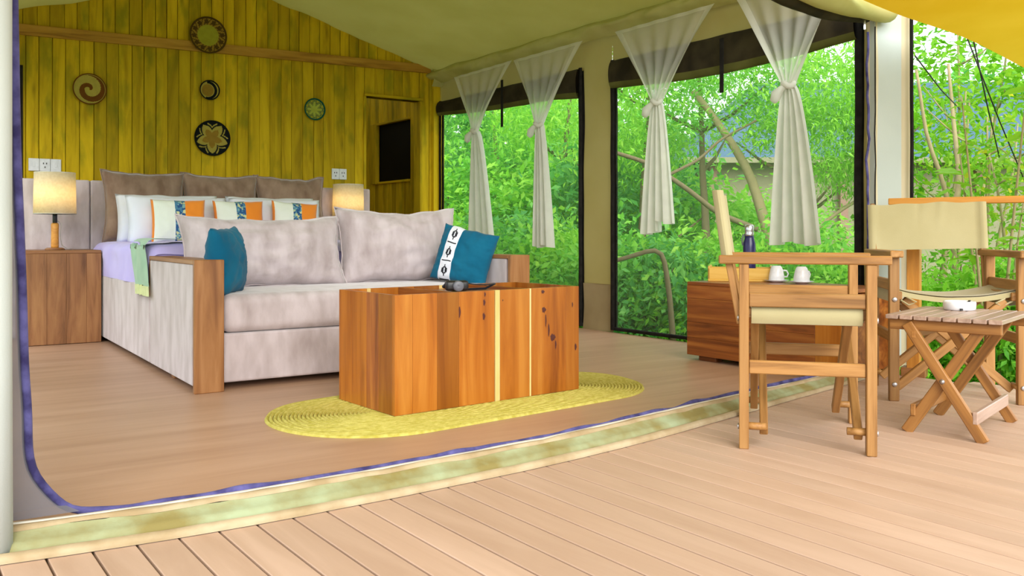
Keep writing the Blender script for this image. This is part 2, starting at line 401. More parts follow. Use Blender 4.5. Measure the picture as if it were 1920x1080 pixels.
def inward(i):
    a = SILL[max(0, i - 1)]; b = SILL[min(len(SILL) - 1, i + 1)]; t = (b - a).normalized()
    return Vector((-t.y, t.x, 0))
FL = Vector((-1.27, 2.02, 0)); FR = C + U * 4.73
BL = C - BX * 4.06

# interior floor
fl = MB(); poly = [tuple(p + inward(i) * 0.03) for i, p in enumerate(SILL)] + [tuple(FR), tuple(C), tuple(BL), tuple(FL + Vector((-.05, .05, 0)))]
fl.add([Vector(p) + Vector((0, 0, 0.0)) for p in poly] + [Vector(p) + Vector((0, 0, -0.06)) for p in poly],
       [tuple(range(len(poly))), tuple(range(2 * len(poly) - 1, len(poly) - 1, -1))] + [(i, i + len(poly), (i + 1) % len(poly) + len(poly), (i + 1) % len(poly)) for i in range(len(poly))])
# local X along the room's width so the grain follows the boards
floor = MB(); rotm = Matrix.Rotation(-BWROT, 3, 'Z'); floor.v = [tuple(rotm @ Vector(p)) for p in fl.v]; floor.f = fl.f; floor.m = fl.m
tag(floor.build('floor', 'floor_wood', rotz=BWROT), kind='structure')

# veranda deck: single boards, running with the side walls
DECKX = U; DECKW = Vector((-U.y, U.x, 0))            # across the boards
deck = MB(); deck.box((0.9, -0.3, -0.10), (7.5, 3.2, 0.08)); 
tag(deck.build('floor_deck', 'deck_wood'), kind='structure')
deck_o = bpy.data.objects['floor_deck']
edge = [p + inward(i) * 0.05 for i, p in enumerate(SILL)] + [Vector((2.02, 4.70, 0)), Vector((2.125, 4.53, 0)), Vector((2.45, 4.33, 0)), Vector((3.6, 3.66, 0))]
edge = [SILL[0] + Vector((-2.6, -1.5, 0))] + edge
def edge_at(w):
    for a, b in zip(edge, edge[1:]):
        wa, wb = a.dot(DECKW), b.dot(DECKW)
        if wa <= w <= wb or wb <= w <= wa:
            q = (w - wa) / (wb - wa) if abs(wb - wa) > 1e-9 else 0
            p = a.lerp(b, q); return p.dot(DECKX)
    return None
BWD = 0.0945; w = -2.1
while w < 5.0:
    s0 = edge_at(w)
    s1a, s1b = edge_at(w - BWD / 2), edge_at(w + BWD / 2)
    if s0 is not None:
        s0 = min([x for x in (s0, s1a, s1b) if x is not None]) if w < 4.1 else max([x for x in (s0, s1a, s1b) if x is not None])
        e = s0 + random.choice([4.2, 4.6, 5.0, 3.9])
        beam('deck_board', DECKX * s0 + DECKW * w + Vector((0, 0, -.0125)), DECKX * e + DECKW * w + Vector((0, 0, -.0125)), BWD - 0.006, 0.025, 'deck_wood', deck_o, side=DECKW, ch=0.002)
    w += BWD

# garden ground
gm = MB(); gm.grid(lambda u, v: Vector((-30 + 70 * u, -20 + 70 * v, -0.75 + 0.12 * noise.noise(Vector((u * 9, v * 9, 0))))), 40, 40)
tag(gm.build('garden_ground', 'garden_ground', smooth=True), kind='structure')

# back wall: backing, upright planks, a long rail, doorway
TRIM0, TRIM1 = 2.375, 2.303         # rail height at the right and left end
def gable(x):                       # x = distance from the corner to the left
    return min(2.357 + 0.281 * x, 2.357 + 0.281 * (4.0 - x))
wb = MB(); D0, D1, DT = -0.806, -0.185, 2.05
wb.box((-2.433, 0.035, 1.18), (3.254, 0.05, 2.36)); wb.box((-0.0925, 0.035, 1.18), (0.185, 0.05, 2.36)); wb.box(((D0 + D1) / 2, 0.035, 2.205), (D1 - D0, 0.05, 0.31))
wb.add([Vector((0, .012, 2.3)), Vector((-4.06, .012, 2.3)), Vector((-4.06, .012, 2.42)), Vector((-2, .012, 2.99)), Vector((0, .012, 2.42))], [(0, 1, 2, 3, 4)])
wall_back = wb.build('wall_back', 'wall_plank', None, C, BWROT); tag(wall_back, kind='structure')
x = 0.0; rnd = random.Random(5)
while x < 4.02:
    wd = rnd.uniform(0.088, 0.106)
    cx = -(x + wd / 2); tz = TRIM0 + (TRIM1 - TRIM0) * (x / 3.65) - 0.02
    d = rnd.uniform(0.016, 0.024)
    z0 = DT if D0 - 0.03 < cx < D1 + .02 else 0.0
    beam('plank', (cx, 0.0, z0), (cx, 0.0, tz), wd - rnd.choice([.0015, .003, .006]), d, 'wall_plank', wall_back, side=(1, 0, 0), ch=0.0025)
    x += wd
x = 0.0
while x < 4.0:
    wd = rnd.uniform(0.085, 0.104); cx = x + wd / 2; tz = TRIM0 + (TRIM1 - TRIM0) * (cx / 3.65)
    gz = gable(cx) + 0.05
    if gz - tz > 0.05:
        beam('plank', (-cx, 0.0, tz), (-cx, 0.0, gz), wd - rnd.choice([.0015, .003, .006]), rnd.uniform(0.016, 0.024), 'wall_plank', wall_back, side=(1, 0, 0), ch=0.0025)
    x += wd
beam('rail', (-0.09, -0.022, TRIM0), (-3.95, -0.022, TRIM0 + (TRIM1 - TRIM0) * 3.95 / 3.65), 0.082, 0.03, 'beam_wood', wall_back)
gx, gz1 = bw(40, 122, -.012); _, gz0 = bw(40, 332, -.012)
beam('door_gap', (gx, -.012, 0), (gx, -.012, gz1), .02, .012, 'zip_black', wall_back, side=(1, 0, 0), ch=0)
# doorway lining
dl = thing('door_1', None, None, C, BWROT, kind='structure')
beam('jamb', (D0 + .012, 0.04, 0), (D0 + .012, 0.04, DT), 0.024, 0.14, 'wall_plank', dl, side=(1, 0, 0))
beam('jamb', (D1 - .012, 0.04, 0), (D1 - .012, 0.04, DT), 0.024, 0.14, 'wall_plank', dl, side=(1, 0, 0))
beam('lintel', (D0, 0.03, DT + .012), (D1, 0.03, DT + .012), 0.024, 0.16, 'wall_plank', dl)
# corner post at the right end of the planked wall
beam('corner_post', (-0.035, -0.03, 0), (-0.035, -0.03, 2.34), 0.075, 0.05, 'wall_plank', wall_back, side=(1, 0, 0))

# bathroom side wall seen through the doorway (continues the window wall), with its dark window
bs = MB(); bs.box((-1.05, 0.06, 1.2), (2.1, 0.04, 2.5)); wall_bath = bs.build('wall_bathroom', 'wall_plank', None, C, RWROT); tag(wall_bath, kind='structure')
x = -2.1
O0, O1, OZ0, OZ1 = -1.304, -0.575, 1.325, 1.955
while x < -0.04:
    wd = rnd.uniform(0.09, 0.11); cx = x + wd / 2
    if O0 - .06 < cx < O1 + .05:
        beam('plank', (cx, 0.02, 0), (cx, 0.02, OZ0 - .01), wd - .005, .02, 'wall_plank', wall_bath, side=(1, 0, 0))
        beam('plank', (cx, 0.02, OZ1 + .01), (cx, 0.02, 2.45), wd - .005, .02, 'wall_plank', wall_bath, side=(1, 0, 0))
    else:
        beam('plank', (cx, 0.02, 0), (cx, 0.02, 2.45), wd - .005, .02, 'wall_plank', wall_bath, side=(1, 0, 0))
    x += wd
w3 = thing('window_3', None, None, C, RWROT, kind='structure')
pm = MB(); pm.box(((O0 + O1) / 2, 0.035, (OZ0 + OZ1) / 2), (O1 - O0, 0.006, OZ1 - OZ0)); pm.build('pane', 'black_pane', w3)
beam('frame_post', (O0 - .06, 0.0, OZ0 - .02), (O0 - .06, 0.0, OZ1 + .02), 0.13, 0.05, 'wall_plank', w3, side=(1, 0, 0))
beam('frame_rail', (O0 - .1, 0.015, OZ0 - .012), (O1, 0.015, OZ0 - .012), 0.024, 0.05, 'wall_plank', w3)
beam('frame_rail', (O0 - .1, 0.015, OZ1 + .012), (O1, 0.015, OZ1 + .012), 0.024, 0.05, 'wall_plank', w3)
bb = MB(); bb.box((-1.02, 2.2, 1.2), (2.0, 0.04, 2.5)); bb.box((-2.0, 1.1, 1.2), (0.04, 2.2, 2.5)); bb.box((-1.02, 1.12, -0.03), (2.0, 2.1, 0.05))
tag(bb.build('wall_bathroom_back', 'wall_plank', None, C, BWROT), kind='structure')

m = MB(); m.grid(lambda u, v: Vector((-2.0 + 2.0 * u, .1 + 2.1 * v, 2.47)), 4, 4); tag(m.build('ceiling_bathroom', 'bath_canvas', None, C, BWROT), kind='structure')
# left wall (canvas), outside the picture
d = BL - FL; dl_ = d.length; lw = MB()
for a, b_ in ((0, .45), (2.45, 2.85), (4.75, dl_)): lw.box(((a + b_) / 2, 0, 1.1), (b_ - a, .02, 2.5))
for a, b_ in ((.45, 2.45), (2.85, 4.75)): lw.box(((a + b_) / 2, 0, 2.2), (b_ - a, .02, .32)); lw.box(((a + b_) / 2, 0, -.06), (b_ - a, .02, .18))
tag(lw.build('wall_left', 'wall_canvas', None, FL, math.atan2(d.y, d.x)), kind='structure')
for k, (a, b_) in enumerate(((.45, 2.45), (2.85, 4.75))):
    w_ = thing('window_%d' % (4 + k), None, None, FL, math.atan2(d.y, d.x), kind='structure')
    m = MB(); m.grid(lambda u, v: Vector((a + (b_ - a) * u, 0, .03 + 2.01 * v)), 4, 4); m.build('mesh_screen', 'window_mesh', w_)
    for xx in (a + .02, b_ - .02): m = MB(); m.box((xx, 0, 1.035), (.045, .03, 2.03)); m.build('zip_strip', 'zip_black', w_)

# window wall: canvas around two screened openings
EZ = 2.34; WZ1 = 2.04; WZ0 = 0.02
W1 = (0.05, 2.23); W2 = (2.56, 4.655)
wr = MB()
def wr_sheet(x0, x1, z0, z1, mi=0, wob=0.004):
    nx = max(2, int((x1 - x0) / .05)); nz = max(2, int((z1 - z0) / .08))
    wr.grid(lambda u, v: Vector((x0 + (x1 - x0) * u, 0.012 + wob * noise.noise(Vector((x0 + (x1 - x0) * u * 3, z0 + (z1 - z0) * v * 2.5, 1.7))) * 2, z0 + (z1 - z0) * v)), nx, nz, mi)
wr_sheet(0, W1[0], 0, EZ); wr_sheet(W1[0], W1[1], WZ1, EZ); wr_sheet(W2[0], W2[1], WZ1, EZ)
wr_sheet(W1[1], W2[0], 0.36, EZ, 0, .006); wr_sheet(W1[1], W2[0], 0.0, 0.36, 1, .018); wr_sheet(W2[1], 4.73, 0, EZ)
tag(wr.build('wall_right', ['wall_canvas', 'wall_canvas_low'], None, C, RWROT, smooth=True), kind='structure')

def screen_window(name, x0, x1, roll):
    w_ = thing(name, None, None, C, RWROT, kind='structure')
    for k, (a, b) in enumerate(((x0, x0 + .045), (x1 - .045, x1))):
        m = MB(); cx = (a + b) / 2
        m.grid(lambda u, v: Vector((a + (b - a) * u + .006 * noise.noise(Vector((v * 6, cx, 0))), -.012 - .01 * math.sin(math.pi * u), WZ0 + (WZ1 + .02 - WZ0) * v)), 4, 30)
        m.grid(lambda u, v: Vector((a + (b - a) * u + .006 * noise.noise(Vector((v * 6, cx, 0))), .02, WZ0 + (WZ1 + .02 - WZ0) * v)), 4, 30)
        m.build('zip_strip', 'zip_black', w_, smooth=True)
    m = MB(); m.box(((x0 + x1) / 2, 0, WZ0 + .008), (x1 - x0, 0.03, 0.024), .004); m.build('bottom_hem', 'zip_black', w_)
    m = MB(); m.grid(lambda u, v: Vector((x0 + .04 + (x1 - x0 - .08) * u, 0.01 + .006 * noise.noise(Vector((u * 3, v * 3, x0))), WZ0 + (WZ1 - WZ0) * v)), 16, 16)
    m.build('mesh_screen', 'window_mesh', w_, smooth=True)
    # rolled-up blind across the head of the opening
    def rl(u, v):
        xx = x0 + .03 + (x1 - x0 - .05) * u; lo = roll(u); hi = WZ1 + .01; c = (lo + hi) / 2; h = (hi - lo) / 2
        a = 2 * math.pi * v + .02
        rr = 1 + .05 * noise.noise(Vector((xx * 5, math.sin(a) * 2, 3)))
        return Vector((xx, -.028 + .036 * math.cos(a) * rr, c + h * math.sin(a) * rr))
    m = MB(); m.grid(rl, 40, 20, 0, lambda u, v: 1 if .58 < v < .92 else 0)
    o = m.build('rolled_blind', ['dark_canvas', 'olive_canvas'], w_, smooth=True)
    return w_, o
def roll1(u): return 1.915 - .035 * math.sin(math.pi * min(1, u * 1.2)) - 0.10 * u * u
def roll2(u): return 1.845 - .05 * math.sin(math.pi * u) + .0 * u
win1, blind1 = screen_window('window_1', *W1, roll1)
win2, blind2 = screen_window('window_2', *W2, roll2)
def strap(win, px, py0, py1):
    x, z0 = rw(px, py0, -.09); _, z1 = rw(px, py1, -.09)
    m = MB(); m.box((x, -.095, (z0 + z1) / 2), (.03, .006, abs(z0 - z1))); m.build('strap', 'zip_black', win)
strap(win1, 942, 150, 238); strap(win2, 1354, 72, 174)

# roof lining: two sloping canvas sheets with sag and creases
RB = C - BX * 2.0 + Vector((0, 0, 2.915)); FM = (FL + FR) / 2; RF = Vector((FM.x, FM.y, 2.90)) - BY * 0.1
def slope(e0, e1, r0, r1, seed):
    def fn(u, v):
        a = e0.lerp(e1, u); b = r0.lerp(r1, u); p = a.lerp(b, v)
        sag = .05 * math.sin(math.pi * v) * math.sin(math.pi * min(1, u * 1.0)) ** .5
        cr = .016 * noise.noise(Vector((u * 5 + v * 2, v * 9 - u * 3, seed))) + .012 * abs(noise.noise(Vector((u * 9 - v * 5, v * 3, seed + 4)))) 
        p.z -= sag - cr; return p
    return fn
cm = MB()
cm.grid(slope(C + Vector((0, 0, 2.345)), FR + Vector((0, 0, 2.33)), RB, RF, 1.0), 60, 40)
cm.grid(slope(BL + Vector((0, 0, 2.345)), FL + Vector((0, 0, 2.33)), RB, RF, 7.0), 40, 24)
tag(cm.build('ceiling', 'ceiling_canvas', smooth=True), kind='structure')
# eave valance: a crumpled hem along the top of the window wall
em = MB()
def ev(u, v):
    s = -.02 + 4.72 * u; k = noise.noise(Vector((s * 6, v * 3, 0))); k2 = noise.noise(Vector((s * 15, v * 5, 4)))
    return Vector((s, -.02 - .085 * math.sin(math.pi * v) * (1 + .35 * k) - .03 * v + .012 * k2, 2.245 + .018 * noise.noise(Vector((s * 3.1, 0, 9))) + .13 * v + .008 * k2))
em.grid(ev, 140, 10)
tag(em.build('trim_1', 'valance_canvas', None, C, RWROT, smooth=True), kind='structure')
# stuffed corner of the roof lining above the corner post
cs = MB(); cs.grid(lambda u, v: Vector((-.10 + .15 * u, -.07 - .05 * math.sin(math.pi * v) + .01 * noise.noise(Vector((u * 5, v * 5, 0))), 2.20 + .20 * v)), 10, 10)
tag(cs.build('trim_2', 'valance_canvas', None, C, BWROT, smooth=True), kind='structure')

# front corner column of the tent: white canvas sleeve, beige flap, zips
ct = thing('wall_front', None, None, (0, 0, 0), kind='structure')
def column(name, pxa, pxb, Ya, Yb, mat, z1=2.75, wob=.0, dep=.05):
    a = P(pxa, 600, Ya); b = P(pxb, 600, Yb); a.z = b.z = 0; t = (b - a).normalized(); n = Vector((-t.y, t.x, 0))
    m = MB()
    def fn(u, v):
        k = u * 4 % 4; z = v * z1; wv = wob * noise.noise(Vector((v * 7, u, pxa)))
        pts = [a, b, b + n * dep, a + n * dep, a]; i = min(3, int(k)); q = k - i
        p = pts[i].lerp(pts[i + 1], q) + t * wv; p.z = z; return p
    m.grid(fn, 8, 40); return m.build(name, mat, ct, smooth=False)
column('canvas_column', 1640, 1690, 4.80, 4.90, 'outer_canvas', 2.75)
column('canvas_flap', 1688, 1711, 4.93, 4.95, 'beige_canvas', 2.75, .004)
column('zip_edge', 1709, 1713, 4.90, 4.90, 'zip_black', 2.75, .004, .02)
column('canvas_return', 1626, 1643, 4.84, 4.80, 'beige_canvas', 2.4, .004, .03)
m = MB(); m.tube([P(1627 + 7 * noise.noise(Vector((k * .45, 3, 0))), 60 + k * 20, 4.74) for k in range(32)], .007, 6); m.build('loose_zip', 'zip_violet', ct, smooth=True)
m = MB(); m.tube([P(1641 + 1.5 * noise.noise(Vector((k * .35, 8, 0))), 50 + k * 20, 4.74) for k in range(32)], .0035, 6); m.build('seam_cord', 'zip_black', ct, smooth=True)
# rolled canvas door above the opening, pale outside and dark inside
FRONT_TOP = [(Vector((2.06, 4.80, 0)), 1.965), (Vector((1.88, 4.62, 0)), 1.94), (Vector((1.66, 4.40, 0)), 1.905), (Vector((1.29, 4.02, 0)), 1.895), (Vector((0.7, 3.45, 0)), 2.0), (Vector((-.3, 2.75, 0)), 2.05), (Vector((-1.3, 2.05, 0)), 2.08)]
pth = smooth(resample([a + Vector((0, 0, z)) for a, z in FRONT_TOP], 40), 3)
m = MB(); m.tube(pth, [.062 + .006 * noise.noise(Vector((i * .5, 0, 0))) for i in range(40)], 14); m.build('rolled_door', 'valance_canvas', ct, smooth=True)
m = MB(); m.tube([p + Vector((-.055, .06, -.005 - .02 * math.sin(i * .2))) for i, p in enumerate(pth)][1:], [.05 + .008 * noise.noise(Vector((i * .4, 2, 0))) for i in range(39)], 12); m.build('rolled_net', 'dark_canvas', ct, smooth=True)
m = MB(); m.box(P(1621, 47, 4.70), (.012, .006, .05), .002); m.build('zip_pull', 'steel', ct)
# front wall to the left of the opening: pale pole sleeve outside the picture edge
m = MB(); a = P(-14, 540, 2.0); m.tube([Vector((a.x, a.y, z)) for z in (0, .5, 1.0, 1.6, 2.1)], [.042, .04, .04, .04, .04], 14); m.build('pole_sleeve', 'outer_canvas', ct, smooth=True)
m = MB(); m.box((-1.62, 1.78, 1.15), (0.7, .02, 2.3), M=Matrix.Rotation(R(30), 3, 'Z')); m.build('canvas_panel', 'outer_canvas', ct)

# veranda awning: translucent yellow canvas over the deck
am = MB(); A0 = Vector((1.798, 4.40, 1.925)); ad = Vector((.81, .586, 0))
def aw(u, v):
    s = -5.0 + 7.6 * u; p = A0 + ad * s + U * (1.9 * v)
    p.z = 1.925 - .03 * s + .16 * v * 1.9 - .03 * math.sin(math.pi * u * 5) ** 2 * (1 - v) - .05 * max(0, s) * (.5 - .5 * math.cos(min(1, s / 1.3) * math.pi))
    return p
am.grid(aw, 60, 24); aw_o = am.build('veranda_awning', 'awning_canvas', smooth=True); tag(aw_o, 'yellow canvas awning stretched above the veranda at the top right corner', 'awning')

# door sill: hem, stained canvas band, white tape and zip swept along the threshold
sill = thing('door_sill', 'low canvas door sill with green stains curving between room and deck', 'sill', tuple(SILL[20]))
off = -Vector(SILL[20])
def sweep(prof, mat, name, wob=.0, zs=0):
    m = MB(); n = len(SILL) - 1
    def fn(u, v):
        i = min(n, int(round(u * n))); k = v * (len(prof) - 1); j = min(len(prof) - 2, int(k)); q = k - j
        o = prof[j][0] * (1 - q) + prof[j + 1][0] * q; z = prof[j][1] * (1 - q) + prof[j + 1][1] * q
        wv = wob * noise.noise(Vector((u * 26, v * 2, zs))) + wob * .6 * noise.noise(Vector((u * 70, v * 3, zs + 3)))
        fade = .55 + .45 * min(1, (1 - u) * 2.2)
        return SILL[i] + inward(i) * (o * fade + wv) + Vector((0, 0, max(.002, (z + wv * .6) * (.6 + .4 * fade) if z > .004 else z))) + off
    m.grid(fn, n, (len(prof) - 1) * 2); return m.build(name, mat, sill, smooth=True)
sweep([(-.004, .0), (-.004, .014), (.012, .022), (.030, .016), (.034, .010)], 'sill_tan', 'hem', .002, 1)
sweep([(.030, .010), (.045, .028), (.062, .034), (.078, .042), (.088, .050)], 'sill_green', 'canvas_band', .006, 5)
sweep([(.084, .048), (.096, .058), (.112, .056)], 'sill_tan', 'folded_band', .006, 9)
sweep([(.108, .054), (.122, .058), (.130, .046), (.134, .0)], 'sill_white', 'white_tape', .003, 13)
# zip: up the left jamb, round the corner and along the sill
zp = [P(12 + 4, -420, 2.10), P(24, -150, 2.10), P(27, 40, 2.10), P(30, 200, 2.10), P(33, 320, 2.10), P(38, 430, 2.10), P(43, 560, 2.11), P(46, 680, 2.12), P(53, 780, 2.12), P(53, 840, 2.12), P(60, 885, 2.13), P(82, 912, 2.15), P(104, 936, 2.17), P(134, 958, 2.19)]
zz = list(zp)
for i in range(0, len(SILL)):
    q = SILL[i] + inward(i) * (.132 * (.55 + .45 * min(1, (1 - i / 59) * 2.2)) + .016 * noise.noise(Vector((i * .55, 0, 0)))) + Vector((0, 0, .056 + .014 * noise.noise(Vector((i * .5, 5, 0)))))
    if q.x > zp[-1].x + .04 and i < 59: zz.append(q)
zz = smooth(resample(zz, 220), 2)
net = thing('net_door', 'grey mosquito net door edge with violet zip at the far left', 'net door', (FL.x + .05, FL.y + .08, 0)); noff = -Vector(net.location)
m = MB(); m.tube([p + noff for p in zz], [.010 if k < 110 else .0085 for k in range(220)], 7, flat=.6); m.build('zip', 'zip_violet', net, smooth=True)
m = MB(); m.tube([p + noff + Vector((-.010, 0, -.003)) for p in zz[:98]], .005, 6); m.build('zip_cord', 'zip_violet', net, smooth=True)
np_ = [p for p in zz if p.x <= zp[-1].x + .001]; m = MB(); k = len(np_)
m.add([p + noff for p in np_] + [Vector((min(p.x - .004, P(-60, 540, 2.06).x + .0), 2.05, max(p.z, .0))) + noff for p in np_], [(i, i + 1, k + i + 1, k + i) for i in range(k - 1)])
m.add([np_[-1] + noff, Vector((P(-60, 540, 2.06).x, 2.05, np_[-1].z)) + noff, P(-60, 990, 2.06) + noff, P(150, 958, 2.16) + noff], [(0, 1, 2, 3)])
m.build('net_panel', 'door_net', net, smooth=True)
# red edging strip of the inner floor
m = MB(); n = len(SILL) - 1
m.grid(lambda u, v: SILL[min(n, int(round(22 + u * 24)))] + inward(min(n, int(round(22 + u * 24)))) * (.155 + .02 * u + .018 * v) + Vector((0, 0, .004)), 24, 1)
tag(m.build('trim_3', 'red_trim'), kind='structure')

# ------------------------------------------------------------------ cushions
def cushion_mesh(w, h, d, n=22, pinch=.05, wrinkle=.006, seed=0.0, mfn=None, power=2.4, flop=0.0):
    """a stuffed cushion standing in the local XZ plane (front towards -Y), corners pointed, edges drawn in"""
    mb = MB(); idx = {}
    def pt(i, j, sgn):
        u, v = -1 + 2 * i / n, -1 + 2 * j / n
        x = u * w / 2 * (1 - pinch * (1 - v * v)); z = v * h / 2 * (1 - pinch * (1 - u * u))
        t = max(0.0, (1 - abs(u) ** power) * (1 - abs(v) ** power)) ** .55
        y = sgn * (d / 2 * t + .004)
        e = max(abs(u), abs(v))
        y += wrinkle * noise.noise(Vector((u * 4 + seed, v * 4, sgn + seed))) * (1.2 - .4 * e) + wrinkle * .7 * noise.noise(Vector((u * 10, v * 10 + seed, sgn * 2))) * e
        z += -flop * (u * u) * (v > 0) * v + wrinkle * noise.noise(Vector((u * 3, seed, v * 2)))
        return Vector((x, y, z))
    for sgn in (-1, 1):
        for j in range(n + 1):
            for i in range(n + 1):
                edge_ = i in (0, n) or j in (0, n)
                if edge_ and sgn == 1: idx[(i, j, 1)] = idx[(i, j, -1)]; continue
                p = pt(i, j, sgn)
                if edge_: p.y = wrinkle * .6 * noise.noise(Vector((i * .4, j * .4, seed)))
                idx[(i, j, sgn)] = len(mb.v); mb.v.append(tuple(p))
    for sgn in (-1, 1):
        for j in range(n):
            for i in range(n):
                q = [idx[(i, j, sgn)], idx[(i + 1, j, sgn)], idx[(i + 1, j + 1, sgn)], idx[(i, j + 1, sgn)]]
                mb.f.append(tuple(q if sgn < 0 else q[::-1])); mb.m.append(mfn((i + .5) / n, (j + .5) / n, sgn) if mfn else 0)
    rim = [Vector(mb.v[idx[(i, 0, -1)]]) for i in range(n)] + [Vector(mb.v[idx[(n, j, -1)]]) for j in range(n)] + [Vector(mb.v[idx[(n - i, n, -1)]]) for i in range(n)] + [Vector(mb.v[idx[(0, n - j, -1)]]) for j in range(n)]
    return mb, rim
def cushion(name, label, cat, mats, w, h, d, base, rotz, tilt, parent_frame=True, piping=None, group=None, roll=0.0, **kw):
    """base = middle of the lower edge (world)"""
    t = thing(name, label, cat, base, rotz, group)
    mb, rim = cushion_mesh(w, h, d, **kw)
    M = Matrix.Rotation(roll, 4, 'Y') @ Matrix.Rotation(-tilt, 4, 'X') @ Matrix.Translation((0, 0, h / 2 - .01))
    o = mb.build('cover', mats, t, smooth=True); place(o, M)
    if piping:
        p = MB(); p.tube(rim, .0045, 6, closed=True); q = p.build('piping', piping, t, smooth=True); place(q, M)
    return t
def bedp(x, y, z=0): return B0 + BX * x + BY * y + Vector((0, 0, z))

# ------------------------------------------------------------------ sofa bed
SW = 1.90
bed = thing('sofa_bed', 'mottled mauve velvet sofa joined to the foot of the bed, with wooden arm fronts', 'sofa bed', B0, BWROT)
def rbox(c, s, r, seg=3):
    """box with rounded edges"""
    mb = MB(); hx, hy, hz = s[0] / 2 - r, s[1] / 2 - r, s[2] / 2 - r; c = Vector(c)
    nu, nv = 4 * (seg + 1), 2 * (seg + 1)
    rings = []
    for a in range(-seg, seg + 1):
        pass
    vs = []; n = 4 * (seg + 1)
    lev = [(-1, math.pi / 2 * (k / seg - 1)) for k in range(seg + 1)] + [(1, math.pi / 2 * k / seg) for k in range(seg + 1)]
    for sz, ph in lev:
        for qd in range(4):
            sx, sy = ((1, 1), (-1, 1), (-1, -1), (1, -1))[qd]
            for k in range(seg + 1):
                a = math.pi / 2 * (qd + k / seg)
                vs.append(c + Vector((sx * hx + r * math.cos(ph) * math.cos(a), sy * hy + r * math.cos(ph) * math.sin(a), sz * hz + r * math.sin(ph))))
    fs = []
    for i in range(len(lev) - 1):
        for j in range(n): fs.append((i * n + j, i * n + (j + 1) % n, (i + 1) * n + (j + 1) % n, (i + 1) * n + j))
    fs.append(tuple(range(n))[::-1]); fs.append(tuple((len(lev) - 1) * n + j for j in range(n)))
    mb.add(vs, fs); return mb
AH = .622
for x0 in (0.0, SW - .135):
    rbox((x0 + .0675, .50, .315), (.131, .90, .57), .008).build('arm', 'velvet', bed, smooth=False)
    beam('arm_front', (x0 + .0675, .014, 0), (x0 + .0675, .014, AH), .137, .028, 'arm_wood', bed, side=(1, 0, 0))
    beam('arm_top', (x0 + .0675, .028, AH - .011), (x0 + .0675, .955, AH - .011), .137, .022, 'arm_wood', bed, side=(1, 0, 0))
    beam('arm_back', (x0 + .0675, .962, .4), (x0 + .0675, .962, AH), .131, .016, 'arm_wood', bed, side=(1, 0, 0))
rbox((.02, 1.955, .245), (.04, 1.99, .43), .012).build('side_panel', 'velvet', bed)
rbox((SW - .06, 1.955, .245), (.04, 1.99, .43), .012).build('side_panel', 'velvet', bed)
rbox((SW / 2, 1.95, .24), (SW - .20, 1.95, .40), .01).build('bed_base', 'velvet', bed)
rbox((SW / 2, .075, .150), (SW - .276, .05, .235), .012).build('front_panel', 'velvet', bed)
rbox((SW / 2, .5, .14), (SW - .28, .8, .21), .01).build('seat_base', 'velvet', bed)
sc = rbox((SW / 2, .44, .362), (SW - .274, .82, .185), .05, 5)
o = sc.build('seat_cushion', 'velvet', bed, smooth=True)
for px_, py_ in ((.06, .55), (.06, 2.7), (SW - .1, .55), (SW - .1, 2.7), (.9, .12)):
    b_ = MB(); b_.box((px_, py_, .016), (.06, .06, .032), .003); b_.build('foot', 'arm_wood', bed)
# mattress with its lilac cover
mt = thing('mattress', 'bed mattress under a lilac cover behind the sofa cushions', 'mattress', bedp(0, 0, .455), BWROT)
def mat_fn(u, v):
    # closed rounded loop over the top: u across the bed, v along it
    y = .96 + 1.98 * v; X0, X1, Z, r = .0, 1.84, .235, .07
    L_ = Z * 2 + (X1 - X0); s = u * L_
    if s < Z: x, z = X0, s
    elif s < Z + X1 - X0: x, z = X0 + s - Z, Z
    else: x, z = X1, Z - (s - Z - (X1 - X0))
    dx = min(x - X0, X1 - x)
    if z > Z - r and dx < r:
        a = math.atan2(z - (Z - r), r - dx); rr = r
        x = (X0 + r - rr * math.cos(a)) if x < .9 else (X1 - r + rr * math.cos(a)); z = Z - r + rr * math.sin(a)
    e = min(1, (v + .0) * 12, (1 - v) * 12)
    wv = .012 * noise.noise(Vector((x * 4, y * 4, z * 6))) + .006 * noise.noise(Vector((x * 11, y * 9, z * 11)))
    return Vector((x + (wv if dx < .02 else 0), y, z * (.75 + .25 * e ** .5) + wv * (z > .1)))
m = MB(); m.grid(mat_fn, 90, 50); m.build('lilac_cover', 'lilac', mt, smooth=True)
m = MB(); m.box((.92, 1.95, .10), (1.80, 1.95, .19), .02); m.build('mattress_core', 'lilac', mt)
# piped fold of the cover
m = MB(); m.tube([Vector((-.006, 1.02 + .32 * k / 14, .03 + .21 * math.sin(math.pi / 2 * min(1, k / 9)))) for k in range(15)], .006, 6); m.build('cover_fold', 'lilac', mt, smooth=True)
# green throw across the bed with its end hanging over the side
th = thing('bed_throw', 'pale green throw with yellow fringed end hanging over the bed side', 'throw', bedp(0, 1.15, .455), BWROT)
def thr(u, v, lift=.006):
    wd = .36 + .08 * min(1, v * 2); s = v * 1.5 - .24
    yy = -.10 + wd * (u - .5) + .02 * noise.noise(Vector((v * 5, u, 0))) + (.10 * max(0, s) if s > 0 else .04 * (-s) - .0)
    yy += .20 * min(1, max(0, s + .24) / .35)
    if s < 0: x, z = -.012, .235 + s
    elif s < .10: a = s / .10 * math.pi / 2; x, z = .055 - .067 * math.cos(a), .235 - .05 + .067 * math.sin(a) - .0
    else: x, z = .055 + s - .10, .252
    if s < .05: z = min(z, .235 + s)
    k = .010 * noise.noise(Vector((u * 5, v * 6, 2)))
    return Vector((x - lift - k * (s < 0), yy, z + lift + abs(k)))
m = MB(); m.grid(thr, 10, 60); m.build('cloth', 'green_throw', th, smooth=True)
